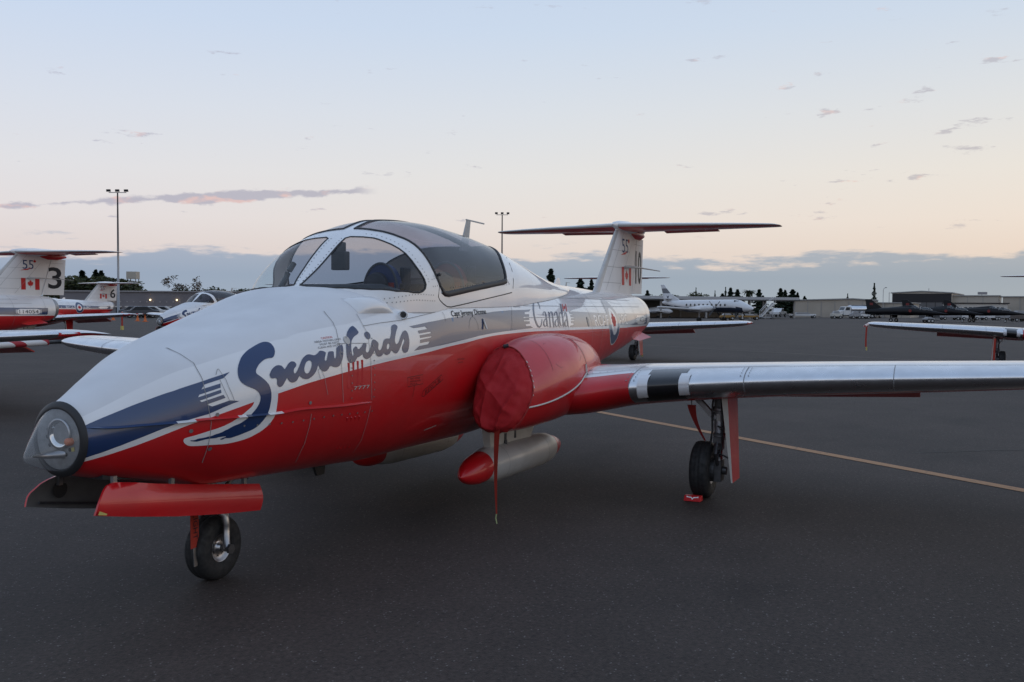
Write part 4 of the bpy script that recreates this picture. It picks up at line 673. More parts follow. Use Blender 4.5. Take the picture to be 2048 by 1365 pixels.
# ---- engine nacelles
def circ_t(n): return np.linspace(-np.pi, np.pi, n+1)[:-1]
for s in (-1, 1):
    na = surf('engine_nacelle', lambda u, v, s=s: nac(u, v, s), np.concatenate([np.linspace(3.16, 3.32, 10), np.linspace(3.32, 6.9, 76)[1:]]), circ_t(72), 'red_paint', TR, cv=True, flip=(s > 0))
    def lip(u, v, s=s):
        P = nac(3.16+0*u, v, s); c = np.array([3.16, s*.915, .995]); k = 1-.16*np.sin(u*math.pi/2); Q = c+(P-c)*k[..., None]; Q[..., 0] = P[..., 0]+.06*(1-np.cos(u*math.pi/2))+.25*np.maximum(u-1, 0); return Q
    surf('intake_lip', lip, np.linspace(0, 2, 12), circ_t(48), 'black_satin', na, cv=True)
def npt(x, t, off):
    e = 1e-3; p = nac(np.array(x), np.array(t)); a = nac(np.array(x+e), np.array(t))-nac(np.array(x-e), np.array(t)); b = nac(np.array(x), np.array(t+e))-nac(np.array(x), np.array(t-e)); n = np.cross(a, b); n /= np.linalg.norm(n)
    if n @ (p-np.array([x, -float(_n[0](x)), float(_n[1](x))])) < 0: n = -n
    return p+n*off
mb = MB(); fn_ = lambda a, b: npt(a, b, .002)
line_strip(mb, [(4.42, t) for t in np.linspace(-.3, 2.4, 50)], .010, fn_); line_strip(mb, [(3.62, t) for t in np.linspace(0, 1.3, 26)], .004, fn_)
line_strip(mb, [(3.72, .55), (4.28, .48), (4.32, .55), (4.32, 1.12), (4.26, 1.2), (3.78, 1.28), (3.72, 1.2), (3.72, .55)], .005, fn_)
line_strip(mb, [(4.9, t) for t in np.linspace(-.2, 1.5, 30)], .004, fn_)
mb.build('panel_joints', 'dim_red', [o for o in TR.children if o.name.startswith('engine_nacelle')][0])
# ---- wings
def naca(c, t): return 5*t*(.2969*np.sqrt(np.maximum(c, 0))-.126*c-.3516*c**2+.2843*c**3-.1036*c**4)
WY = [.45, 1.12, 1.58, 5.28, 5.44, 5.53, 5.565]
w_lx = pch(WY, [3.86, 4.05, 4.32, 4.875, 4.935, 5.05, 5.25]); w_tx = pch(WY, [6.38, 6.38, 6.36, 6.05, 6.02, 5.95, 5.75])
w_lz = pch(WY, [.87, .895, .965, 1.168, 1.178, 1.182, 1.185]); w_tz = pch(WY, [.945, .95, .96, 1.15, 1.16, 1.165, 1.175]); w_th = pch(WY, [.155, .15, .148, .125, .105, .07, .02])
def wing(y, c, side, up, off=0.):
    y = np.asarray(y, float); c = np.asarray(c, float); lx, tx, lz, tz_, th = w_lx(y), w_tx(y), w_lz(y), w_tz(y), w_th(y); ch = tx-lx
    zz_ = lz+(tz_-lz)*c+ch*.05*c*(1-c)*1.2+up*(naca(c, th)*ch*(.90 if up > 0 else 1.28)+off)
    return np.stack([lx+ch*c-off*(c < .03), side*y+0*c, zz_], -1)
YI = np.linspace(.45, 1.58, 14); YO = np.concatenate([np.linspace(1.58, 5.28, 30), np.array([5.36, 5.44, 5.50, 5.53, 5.55, 5.565])])
CU = .13; CL = .09
def cc(a, b, n): return np.linspace(math.sqrt(a), math.sqrt(b), n)**2
for s, nm in ((-1, 'port'), (1, 'starboard')):
    def le(u, v, s=s):
        up = np.where(v >= 0, 1, -1); return np.where((v >= 0)[..., None], wing(u, v**2, s, 1), wing(u, v**2, s, -1))
    vs = np.concatenate([np.linspace(-math.sqrt(CL), 0, 10)[:-1], np.linspace(0, math.sqrt(CU), 12)])
    wg = surf('wing', lambda u, v, s=s: wing(u, v, s, 1), YO, cc(CU, 1, 28), 'wing_paint', TR, flip=(s < 0))
    surf('leading_edge', le, YO, vs, 'polished', wg, flip=(s < 0))
    surf('wing_underside', lambda u, v, s=s: wing(u, v, s, -1), YO, cc(CL, 1, 24), 'red_paint', wg, flip=(s > 0))
    vg = np.concatenate([np.linspace(-math.sqrt(CL), 0, 10)[:-1], np.linspace(0, .30, 12)])
    surf('wing_glove', le, YI, vg, 'red_paint', wg, flip=(s < 0))
    YM = np.linspace(1.14, 1.58, 8); surf('glove_skin', lambda u, v, s=s: wing(u, v, s, 1), YM, cc(.09, 1, 24), 'wing_paint', wg, flip=(s < 0))
    surf('wing_fillet', lambda u, v, s=s: wing(u, v, s, 1), np.linspace(.45, 1.14, 8), cc(.09, 1, 24), 'red_paint', wg, flip=(s < 0))
    surf('wing_underside', lambda u, v, s=s: wing(u, v, s, -1), YI, cc(CL, 1, 24), 'red_paint', wg, flip=(s > 0))
    # lowered flap
    mb = MB(); A = []
    for y in (1.45, 3.70):
        x1 = float(w_tx(y)); z1 = float(w_tz(y)); A.append([(x1-.52, s*y, z1-.045), (x1-.50, s*y, z1-.005), (x1-.10, s*y, z1-.205), (x1-.11, s*y, z1-.22)])
    mb.add(A[0]+A[1], [(0, 1, 2, 3), (7, 6, 5, 4), (0, 4, 5, 1), (1, 5, 6, 2), (2, 6, 7, 3), (3, 7, 4, 0)]); mb.build('flap', 'red_paint', wg)
    # black de-icing patch between two brackets, joints, fasteners
    surf('walk_patch', lambda u, v, s=s: np.where((v >= 0)[..., None], wing(u, v**2, s, 1, .003), wing(u, v**2, s, -1, .003)), np.linspace(1.70, 2.00, 6), np.concatenate([np.linspace(-.29, 0, 12)[:-1], np.linspace(0, math.sqrt(CU)-.01, 12)]), 'black_gloss', wg, flip=(s < 0))
    for y0 in (1.645, 1.965):
        surf('patch_bracket', lambda u, v, s=s: np.where((v >= 0)[..., None], wing(u, v**2, s, 1, .010), wing(u, v**2, s, -1, .010)), np.array([y0-.0, y0+.02, y0+.06, y0+.08]), np.concatenate([np.linspace(-.16, 0, 8)[:-1], np.linspace(0, .22, 8)]), 'wing_paint', wg, flip=(s < 0), smooth=False)
    mb = MB(); wpt = lambda a, b, s=s: wing(np.array(a), np.array(abs(b)**2), s, 1 if b >= 0 else -1, .0035)
    for y in (2.46, 3.55, 4.6): line_strip(mb, [(y, b) for b in np.linspace(-.2, math.sqrt(CU), 14)], .006, wpt)
    line_strip(mb, [(y, math.sqrt(CU)) for y in np.linspace(1.14, 5.25, 60)], .005, wpt); line_strip(mb, [(1.58, b) for b in np.linspace(0, .9, 20)], .006, wpt)
    mb.build('panel_joints', 'seam', wg)
    mb = MB()
    def wdot(y, c, r=.007, s=s):
        mb.add([wing(np.array(y+r*math.cos(a)), np.array(c+r*.5*math.sin(a)), s, 1, .0045) for a in np.linspace(0, 2*math.pi, 7)[:-1]], [(0, 1, 2, 3, 4, 5)])
    for y in np.linspace(1.18, 1.56, 8): wdot(y, CU+.012, .006)
    for c in np.linspace(.02, .11, 5):
        for y in (1.55, 1.61, 2.43, 2.49): wdot(y, c, .006)
    for c in (.02, .045, .075, .11, .15, .2): wdot(.99+.8*c, c, .014); wdot(1.12+.3*c, c, .014)
    mb.build('fasteners', 'rivet', wg)
    # wing tip lamp
    mb = MB(); mb.tube([(5.02, s*5.50, 1.175), (5.35, s*5.545, 1.178)], [.028, .03], 8); mb.build('tip_lamp', 'red_letter', wg, True)
# ---- striped pitot cover on the starboard tip boom
PT = TR
mb = MB(); mb.tube([(5.0, 5.50, 1.175), (4.80, 5.50, 1.172)], .022, 10); pb = mb.build('pitot_boom', 'black_satin', TR, True)
m = mat('pitot_stripes', (.6, .58, .56), .6); t = m.node_tree; b = t.nodes['Principled BSDF']; tcn = t.nodes.new('ShaderNodeTexCoord'); wv = t.nodes.new('ShaderNodeTexWave'); wv.wave_type = 'BANDS'; wv.bands_direction = 'DIAGONAL'; wv.inputs['Scale'].default_value = 1.45
t.links.new(tcn.outputs['Object'], wv.inputs['Vector']); cr = t.nodes.new('ShaderNodeValToRGB'); cr.color_ramp.interpolation = 'CONSTANT'; cr.color_ramp.elements[0].color = (.66, .64, .62, 1); cr.color_ramp.elements[1].position = .72; cr.color_ramp.elements[1].color = (.36, .01, .02, 1); t.links.new(wv.outputs[0], cr.inputs[0]); t.links.new(cr.outputs[0], b.inputs['Base Color'])
mb = MB(); mb.tube([(4.80, 5.50, 1.172), (4.6, 5.50, 1.168), (3.9, 5.50, 1.150), (3.6, 5.50, 1.143)], [.032, .034, .034, .030], 12); mb.build('pitot_sleeve', 'pitot_stripes', pb, True)
# ---- fin, rudder, tailplane
def fin(z, c, side, off=0.):
    z = np.asarray(z, float); c = np.asarray(c, float); a = (z-1.70)/(2.64-1.70); lx = 7.83+(8.78-7.83)*a; tx = 9.91+.07*a; ch = tx-lx; th = .075-.012*a
    y = naca(c, th)*ch+off
    return np.stack([lx+ch*c, side*y, z+0*c], -1)
HX = .70
def finskin(name, c0, c1, z0, z1, material, par):
    zs = np.linspace(z0, z1, 14); cs = cc(c0, c1, 22); n = len(cs); v = []
    vs = np.concatenate([-np.sqrt(cs)[::-1], np.sqrt(cs)[1:] if c0 == 0 else np.sqrt(cs)])
    def fn(u, w): return np.where((w < 0)[..., None], fin(u, w**2, 1), fin(u, w**2, -1))
    return surf(name, fn, zs, vs, material, par, flip=True)
FI = finskin('fin', 0, HX-.004, 1.68, 2.66, 'fin_white', TR); RU = finskin('rudder', HX+.004, 1.0, 1.80, 2.55, 'fin_white', TR)
surf('fin_leading_strip', lambda u, w: np.where((w < 0)[..., None], fin(u, w**2, 1, .002), fin(u, w**2, -1, .002)), np.linspace(1.80, 2.60, 10), np.linspace(-.22, .22, 17), 'tank_grey', FI, flip=True)
def fx(z): a = (z-1.70)/.94; return 7.83+.95*a, 9.91+.07*a
def fpt(x, z, off=.002):
    l, t_ = fx(z); return fin(np.array(z), np.array((x-l)/(t_-l)), -1, off)
def fin_decal(name, polys, material, par, off=.002):
    v, f = fill(polys, (.08, .08)); return mesh(name, [fpt(a, b, off) for a, b in v], f, material, par)
def fin_text(name, s, box, material, par, off=.003, bold=0.):
    v, f = text_fit(s, *box, bold=bold); return mesh(name, [fpt(a, b, off) for a, b in v], f, material, par)
fin_decal('flag_bar', [[(8.83, 1.90), (8.94, 1.90), (8.94, 2.135), (8.83, 2.135)]], 'red_letter', FI); fin_decal('flag_bar', [[(9.17, 1.90), (9.28, 1.90), (9.28, 2.135), (9.17, 2.135)]], 'red_letter', FI)
fin_decal('flag_leaf', [leaf(9.055, 2.005, .10)], 'red_letter', FI)
fin_text('team_mark', '55', (8.88, 9.14, 2.32, 2.50), 'dark_blue_matte', FI, .002); fin_decal('team_mark', [[(8.80, 2.285), (9.0, 2.30), (9.10, 2.345), (8.95, 2.32)]], 'red_letter', FI, .0028); fin_decal('team_mark', [leaf(9.17, 2.47, .05)], 'red_letter', FI, .0028)
NUM = fin_text('aircraft_number', '10', (9.52, 9.86, 1.93, 2.38), 'dark_letter', RU, .003, .012)
mb = MB(); ff = lambda a, b: fpt(a, b, .002)
for z in (1.92, 2.12, 2.34): line_strip(mb, [(x, z) for x in np.linspace(fx(z)[0]+.05, fx(z)[0]+.72, 10)], .004, ff)
line_strip(mb, [(fx(z)[0]+.72, z) for z in np.linspace(1.82, 2.45, 10)], .004, ff); line_strip(mb, [(fx(z)[0]+.25, z) for z in np.linspace(1.82, 2.6, 10)], .004, ff); line_strip(mb, [(x, 2.46) for x in np.linspace(9.45, 9.9, 6)], .004, ff)
mb.build('panel_joints', 'seam', FI)
mb = MB(); mb.tube([(8.98, -.06, 2.135), (9.0, -.12, 2.14), (9.35, -.17, 2.135), (9.95, -.25, 2.115)], [.022, .018, .010, .005], 8); mb.build('balun_aerial', 'tank_grey', FI, True)
TY = [0, .25, 1.80, 1.90, 1.945]
t_lx = pch(TY, [8.70, 8.76, 9.20, 9.26, 9.36]); t_tx = pch(TY, [9.95, 9.93, 9.76, 9.72, 9.62]); t_th = pch(TY, [.085, .08, .075, .06, .02])
def tail(y, c, side, up):
    y = np.asarray(y, float); lx, tx, th = t_lx(y), t_tx(y), t_th(y); ch = tx-lx; return np.stack([lx+ch*c, side*y+0*c, 2.66+up*naca(c, th)*ch-.0*c], -1)
TYS = np.array([0, .1, .25, .6, 1.0, 1.4, 1.7, 1.8, 1.86, 1.90, 1.925, 1.945])
for s in (-1, 1):
    tp = surf('tailplane', lambda u, v, s=s: tail(u, v, s, 1), TYS, cc(.025, 1, 20), 'white_paint', TR, flip=(s < 0))
    surf('tailplane_edge', lambda u, v, s=s: np.where((v >= 0)[..., None], tail(u, v**2, s, 1), tail(u, v**2, s, -1)), TYS, np.linspace(-math.sqrt(.025), math.sqrt(.025), 17), 'tank_grey', tp, flip=(s < 0))
    surf('tailplane_underside', lambda u, v, s=s: tail(u, v, s, -1), TYS, cc(.025, 1, 20), 'red_paint', tp, flip=(s > 0))
    mb = MB(); mb.hull8([(9.80, s*.35, 2.645), (9.92, s*.35, 2.63), (9.82, s*1.1, 2.63), (9.70, s*1.1, 2.645), (9.80, s*.35, 2.655), (9.92, s*.35, 2.64), (9.82, s*1.1, 2.64), (9.70, s*1.1, 2.655)]); mb.build('trim_tab', 'red_paint', tp)
mb = MB(); mb.lathe([(8.62, .003), (8.68, .035), (8.85, .062), (9.2, .085), (9.6, .08), (9.9, .05), (10.05, .004)], (1, 0, 0), (0, 0, 2.665), 20); mb.build('tail_bullet', 'white_paint', TR, True)
mb = MB(); mb.lathe([(9.3, .04), (9.5, .075), (9.75, .075), (9.98, .02)], (1, 0, 0), (0, 0, 2.60), 16); mb.build('tail_bullet', 'red_paint', TR, True)
# jet pipe and the ventral petals
mb = MB(); mb.lathe([(9.495, .235), (9.60, .215), (9.62, .20), (9.60, .185), (9.2, .18)], (1, 0, 0), (0, 0, 1.512), 36); mb.build('jet_pipe', 'steel_grey', TR, True)
for s in (-1, 1):
    mb = MB(); mb.hull8([(8.60, s*.26, 1.215), (9.10, s*.21, 1.30), (9.12, s*.22, 1.30), (8.62, s*.27, 1.215), (8.78, s*.31, 1.19), (9.22, s*.34, 1.225), (9.22, s*.35, 1.225), (8.78, s*.32, 1.19)]); mb.build('airbrake', 'red_paint', TR)
# ---- smoke tanks under the belly
for s in (-1, 1):
    yc, zc = s*.60, .405
    mb = MB(); mb.lathe([(3.62, .120), (3.70, .136), (3.85, .147), (4.75, .147), (4.92, .130), (4.96, .120)], (1, 0, -.012), (0, yc, zc), 40); tk = mb.build('smoke_tank', 'tank_grey', TR, True)
    v = []
    for i in range(14):
        a = i/13; r = .120*(1-a**2.0)**.72 if a < 1 else 0; r = max(r, .002)
        for k in range(40): th = 2*math.pi*k/40; v.append((3.62-.34*a, yc+r*math.cos(th), zc-.044-.035*a+r*math.sin(th)))
    mesh('tank_nose', v, grid_faces(14, 40, cv=True, flip=True), 'red_paint', tk, True)
    v = []
    for i in range(10):
        a = i/9; r = max(.112*(1-a**1.5)**.8, .003) if a < 1 else .003
        for k in range(40): th = 2*math.pi*k/40; v.append((4.955+.36*a, yc+r*math.cos(th), zc-.06+r*math.sin(th)))
    mesh('tank_tail', v, grid_faces(10, 40, cv=True), 'red_paint', tk, True)
    mb = MB(); mb.hull8([(3.75, yc-.03, .48), (4.55, yc-.03, .48), (4.55, yc+.03, .48), (3.75, yc+.03, .48), (3.70, yc-.035, .70), (4.7, yc-.035, .70), (4.7, yc+.035, .70), (3.70, yc+.035, .70)]); mb.build('tank_pylon', 'cream_paint', tk)
    mb = MB(); mb.box((4.0, yc-.04, .50), (4.03, yc-.03, .58)); mb.box((4.2, yc-.04, .52), (4.22, yc-.03, .60)); mb.tube([(4.0, yc-.045, .53), (4.0, yc-.05, .47)], .012, 8); mb.build('sway_brace', 'dark_metal', tk)
    mb = MB(); mb.lathe([(3.86, .1485), (3.865, .1485)], (1, 0, -.012), (0, yc, zc), 40); mb.lathe([(4.70, .1485), (4.705, .1485)], (1, 0, -.012), (0, yc, zc), 40); mb.build('panel_joints', 'seam', tk)
for o in TR.children:
    if o.name.startswith('smoke_tank') and min(v.co.y for v in o.data.vertices) > 0: o.location.x = .38   # far tank sits further aft
mb = MB(); mb.hull8([(2.30, -.01, .45), (2.38, -.01, .45), (2.38, .01, .45), (2.30, .01, .45), (2.24, -.012, .57), (2.40, -.012, .57), (2.40, .012, .57), (2.24, .012, .57)]); mb.build('blade_aerial', 'black_satin', TR)
# ---- undercarriage
def wheel(name, c, r, w, rimr, parent, mats=('tyre', 'metal')):
    prof = [(-w*.42, rimr*.96), (-w*.47, rimr*1.06), (-w*.5, rimr+(r-rimr)*.35), (-w*.48, rimr+(r-rimr)*.68), (-w*.38, rimr+(r-rimr)*.92), (-w*.25, r*.995), (-w*.20, r*.982), (-w*.16, r), (-w*.06, r), (-w*.03, r*.985), (w*.03, r*.985), (w*.06, r), (w*.16, r), (w*.20, r*.982), (w*.25, r*.995), (w*.38, rimr+(r-rimr)*.92), (w*.48, rimr+(r-rimr)*.68), (w*.5, rimr+(r-rimr)*.35), (w*.47, rimr*1.06), (w*.42, rimr*.96)]
    mb = MB(); mb.lathe(prof, (0, 1, 0), c, 48); ty = mb.build('tyre', mats[0], parent, True)
    mb = MB(); mb.lathe([(-w*.42, rimr), (-w*.40, rimr*.90), (-w*.30, rimr*.80), (-w*.26, rimr*.45), (-w*.30, rimr*.30), (-w*.45, rimr*.26), (-w*.46, .002)], (0, 1, 0), c, 32); mb.lathe([(w*.42, rimr), (w*.40, rimr*.90), (w*.28, rimr*.6), (w*.26, .002)], (0, 1, 0), c, 32); mb.build('rim', mats[1], ty, True)
    mb = MB()
    for k in range(7):
        a = 2*math.pi*k/7; mb.lathe([(-w*.285, rimr*.10), (-w*.275, .001)], (0, 1, 0), (c[0]+rimr*.6*math.cos(a), c[1], c[2]+rimr*.6*math.sin(a)), 10)
    mb.build('rim_holes', 'black_satin', ty); return ty
NG = bpy.data.objects.new('nose_gear', None); COL.objects.link(NG); NG.parent = TR
wheel('nose_wheel', (1.28, 0, .19), .19, .14, .085, NG)
mb = MB(); mb.tube([(1.28, -.095, .19), (1.275, -.10, .33), (1.27, -.095, .385), (1.26, -.06, .42), (1.26, 0, .43)], [.020, .021, .023, .028, .034], 12); mb.tube([(1.28, .095, .19), (1.27, .09, .36), (1.26, .04, .42), (1.26, 0, .43)], [.018, .02, .024, .03], 12); mb.build('fork', 'metal', NG, True)
mb = MB(); mb.tube([(1.28, -.13, .19), (1.28, .12, .19)], .020, 12); mb.tube([(1.28, -.135, .19), (1.28, -.118, .19)], .030, 6); mb.build('axle', 'dark_metal', NG)
mb = MB(); mb.tube([(1.26, 0, .42), (1.24, 0, .80)], .036, 14); mb.build('strut', 'steel_grey', NG, True)
mb = MB(); mb.tube([(1.30, -.02, .50), (1.50, 0, .60)], .014, 8); mb.build('drag_brace', 'steel_grey', NG, True)
def door(name, pts, y, tilt, th, m_out, m_in, s):
    """curved gear door hanging below the belly: outline in (x, z), bowed outward"""
    v2, f = fill([pts], (.06, .04)); zt = max(p[1] for p in pts); v = []
    def pt(x, z, o): d = zt-z; return (x, s*(y+tilt*d-.9*d*d*0+.06*math.sin(min(1, d/.2)*1.5)*0+.035*math.sin(math.pi*min(1, d/.19))+o), z)
    n = len(v2); v = [pt(x, z, 0) for x, z in v2]+[pt(x, z, -th) for x, z in v2]
    me = bpy.data.meshes.new(name); bnd = len(pts)
    fs = list(f)+[tuple(i+n for i in q[::-1]) for q in f]+[(i, (i+1) % bnd, n+(i+1) % bnd, n+i) for i in range(bnd)]
    me.from_pydata(v, [], fs); me.materials.append(M[m_out]); me.materials.append(M[m_in])
    me.polygons.foreach_set('material_index', [0]*len(f)+[1]*len(f)+[0]*bnd); me.update()
    return link(name, me, TR, None, False)
dpts = [(.194, .605), (.21, .65), (.223, .669), (.268, .711), (.30, .728), (.345, .738), (.444, .723), (.642, .683), (.86, .645), (1.086, .608), (1.26, .58), (1.442, .552), (1.435, .485), (1.415, .402), (1.25, .422), (1.085, .443), (.746, .495), (.442, .552), (.30, .582)]
_d = []
for a, b in zip(dpts, dpts[1:]+dpts[:1]):
    n = max(1, int(max(abs(b[0]-a[0])/.06, abs(b[1]-a[1])/.03)+.5)); _d += [(a[0]+(b[0]-a[0])*k/n, a[1]+(b[1]-a[1])*k/n) for k in range(n)]
dpts = _d; v2, f2 = fill([dpts], (.06, .03))
def door_side(s, m_out, m_in):
    bnd = len(dpts); n = len(v2); ztop = lambda x: .752-.14*x-.0*x
    def pt(x, z, o): d = max(0., (.775-.152*x)-z)/.16; return (x, s*(.205+.03*d+.022*math.sin(math.pi*min(1, d))+o), z)
    v = [pt(x, z, 0) for x, z in v2]+[pt(x, z, -.012) for x, z in v2]
    fs = list(f2)+[tuple(i+n for i in q[::-1]) for q in f2]+[(i, (i+1) % bnd, n+(i+1) % bnd, n+i) for i in range(bnd)]
    me = bpy.data.meshes.new('nose_gear_door'); me.from_pydata(v, [], fs); me.materials.append(M[m_out]); me.materials.append(M[m_in])
    me.polygons.foreach_set('material_index', [0]*len(f2)+[1]*len(f2)+[0]*bnd); me.polygons.foreach_set('use_smooth', [True]*(2*len(f2))+[False]*bnd); me.update(); me.set_sharp_from_angle(angle=R(40))
    return link('nose_gear_door', me, TR)
dp = door_side(-1, 'red_paint', 'door_inside'); ds = door_side(1, 'red_paint', 'door_inside')
mb = MB(); mb.add([(.38+.045*math.cos(a), .206, .665+.045*math.sin(a)) for a in np.linspace(0, 2*math.pi, 21)[:-1]], [tuple(range(20))]); mb.build('inspection_hole', 'black_satin', ds)
mb = MB(); mb.tube([(.25, .206, .618), (.70, .212, .535), (1.38, .225, .425)], .007, 6); mb.build('door_stiffener', 'dark_metal', ds)
mb = MB()
for x in (.36, .75, 1.02, 1.33):
    for s in (-1, 1): mb.box((x-.012, s*.185-.01, .74-.135*x), (x+.012, s*.185+.01, .82-.15*x))
mb.build('door_hinges', 'metal', TR)
mb = MB(); mb.add([side_p for side_p in [(.20, -.2515, .608), (.25, -.2525, .598), (.255, -.252, .604), (.21, -.2505, .625)]], [(0, 1, 2, 3)]); mb.build('chipped_paint', 'yellow_chip', dp)
mb = MB(); mb.hull8([(.36, -.11, .742), (1.4, -.16, .583), (1.4, .16, .583), (.36, .11, .742), (.36, -.11, .86), (1.4, -.16, .70), (1.4, .16, .70), (.36, .11, .86)]); mb.build('nose_gear_well', 'cockpit', TR)
# red flag with lettering tied to the nose leg
FL = thing('warning_streamer', 'red warning streamer hanging by the nose wheel, black letters down its length', 'streamer', (1.085, -.035, .2), 0, 'red safety streamers')
mb = MB(); mb.hull8([(-.035, -.006, .03), (.035, .0, .03), (.035, .004, .03), (-.035, -.002, .03), (-.035, -.003, .30), (.035, .003, .30), (.035, .007, .30), (-.035, .001, .30)]); mb.build('strip', 'strap_red', FL)
v, f = text_fit('FLIGHT', 0, .17, -.018, .018); mesh('lettering', [(b, -.0075+.04*b*.5, .25-a) for a, b in v], f, 'dark_letter', FL)
mb = MB(); mb.hull8([(-.016, -.012, -.075), (.016, -.008, -.075), (.016, -.004, -.075), (-.016, -.008, -.075), (-.016, -.006, .03), (.016, -.002, .03), (.016, .002, .03), (-.016, -.002, .03)]); mb.build('end_tag', 'metal', FL)
# main legs
for s in (-1, 1):
    MG = bpy.data.objects.new('main_gear', None); COL.objects.link(MG); MG.parent = TR; ww = MB()
    c = (5.02, s*2.035, .24)
    prof_side = wheel('main_wheel', c, .24, .165, .125, MG, ('tyre', 'steel_grey'))
    yo = s*2.165
    mb = MB(); mb.tube([(5.02, yo, .42), (5.02, yo, .98)], .046, 16); mb.tube([(5.02, yo, .50), (5.02, yo, .56)], .052, 16); mb.tube([(5.02, yo, .74), (5.02, yo, .78)], .052, 16); lg = mb.build('oleo_leg', 'steel_grey', MG, True)
    mb = MB(); mb.tube([(5.02, yo, .20), (5.02, yo, .45)], .030, 14); mb.build('oleo_piston', 'polished', MG, True)
    mb = MB(); mb.tube([(5.02, s*1.99, .24), (5.02, s*2.23, .24)], .035, 14); mb.lathe([(-.03, .10), (.03, .10), (.03, .02)], (0, s, 0), (5.02, s*2.11, .24), 20); mb.box((4.95, min(yo-.03, yo+.03), .15), (5.09, max(yo-.03, yo+.03), .33)); mb.build('brake_unit', 'dark_metal', MG)
    mb = MB(); mb.tube([(4.95, yo, .50), (4.88, yo, .40), (4.97, yo, .28)], .016, 8); mb.box((4.93, min(yo-.035, yo+.035), .48), (4.99, max(yo-.035, yo+.035), .53)); mb.build('torque_link', 'dark_metal', MG)
    mb = MB(); mb.hull8([(4.98, s*1.93, .86), (5.04, s*1.93, .86), (5.04, s*1.96, .89), (4.98, s*1.96, .89), (4.98, s*2.12, .66), (5.04, s*2.12, .66), (5.04, s*2.15, .69), (4.98, s*2.15, .69)]); mb.box((4.97, min(s*1.90, s*1.96), .85), (5.05, max(s*1.90, s*1.96), .93)); mb.build('side_brace', 'steel_grey', MG)
    mb = MB(); mb.tube([(4.98, s*2.13, .92), (4.95, s*2.12, .80), (4.965, s*2.115, .70), (4.955, s*2.12, .58), (4.96, s*2.10, .45), (4.98, s*2.09, .34)], .009, 8); mb.tube([(4.97, s*2.19, .86), (4.955, s*2.205, .70), (4.96, s*2.20, .5), (4.97, s*2.18, .36)], .008, 8); mb.build('brake_hose', 'black_satin', MG, True)
    mb = MB(); mb.box((4.968, min(s*2.15, s*2.18), .66), (4.975, max(s*2.15, s*2.18), .72)); mb.build('data_plate', 'seat_pale', MG)
    y0, y1 = s*2.255, s*2.30
    mb = MB(); mb.hull8([(4.86, y0, .905), (5.26, y0, .92), (5.26, y0+s*.008, .92), (4.86, y0+s*.008, .905), (4.90, y1, .16), (5.18, y1, .16), (5.18, y1+s*.008, .16), (4.90, y1+s*.008, .16)]); dr = mb.build('leg_door', 'red_paint', MG)
    mb = MB(); mb.hull8([(4.855, y0-s*.045, .90), (4.862, y0-s*.045, .90), (4.862, y0+s*.006, .90), (4.855, y0+s*.006, .90), (4.895, y1-s*.006, .16), (4.902, y1-s*.006, .16), (4.902, y1+s*.006, .16), (4.895, y1+s*.006, .16)]); mb.build('door_flange', 'cream_paint', dr)
    mb = MB(); mb.tube([(4.95, yo, .62), (4.92, y0-s*.01, .60)], .008, 6); mb.tube([(4.95, yo, .40), (4.90, y1-s*.02, .36)], .008, 6); mb.build('door_rod', 'dark_metal', dr)
S2 = thing('warning_streamer', 'dark red streamer hanging from the brace of the nearest jet main leg', 'streamer', (5.0, -1.94, .45), 0, 'red safety streamers')
v = []; n = 14
for i in range(n+1):
    a = i/n; w = .038*(1-.75*a); z = .335-.30*a; y = .01-.12*a**1.6; tw = .5*math.sin(a*2.2)
    v += [(-w*math.sin(tw), y-w*math.cos(tw), z), (w*math.sin(tw), y+w*math.cos(tw), z)]
mesh('strip', v, [(2*i, 2*i+1, 2*i+3, 2*i+2) for i in range(n)], 'strap_dark', S2, True)
mb = MB(); mb.tube([(0, .01, .335), (0, .012, .40)], .004, 6); mb.tube([(0, -.11, .035), (0, -.13, .015), (.01, -.15, .02)], .004, 6); mb.build('tie', 'dark_metal', S2)
# wheel chock with a white wing mark
CK = thing('wheel_chock', 'small red wheel chock with white winged mark, in front of the main wheel', 'chock', (4.80, -2.0, 0), 0)
mb = MB(); mb.prism([(-.04, .004), (.05, .004), (.04, .048), (-.015, .048)], 1, -.072, .072); mb.build('block', 'red_letter', CK, bevel=.006)
poly = [(-.055, .014), (-.055, .030), (-.04, .022), (-.01, .02), (0, .006), (.01, .02), (.04, .022), (.055, .030), (.055, .014), (.03, .012), (.012, .008), (0, -.012), (-.012, .008), (-.03, .012)]
v, f = fill([poly], (.2, .2)); sl_ = Vector((.025, 0, .044)).normalized(); mesh('mark', [Vector((-.0295, -a*.9, .022))+sl_*(b*.8+.003)+Vector((-.0015, 0, .0006)) for a, b in v], f, 'white_paint', CK)
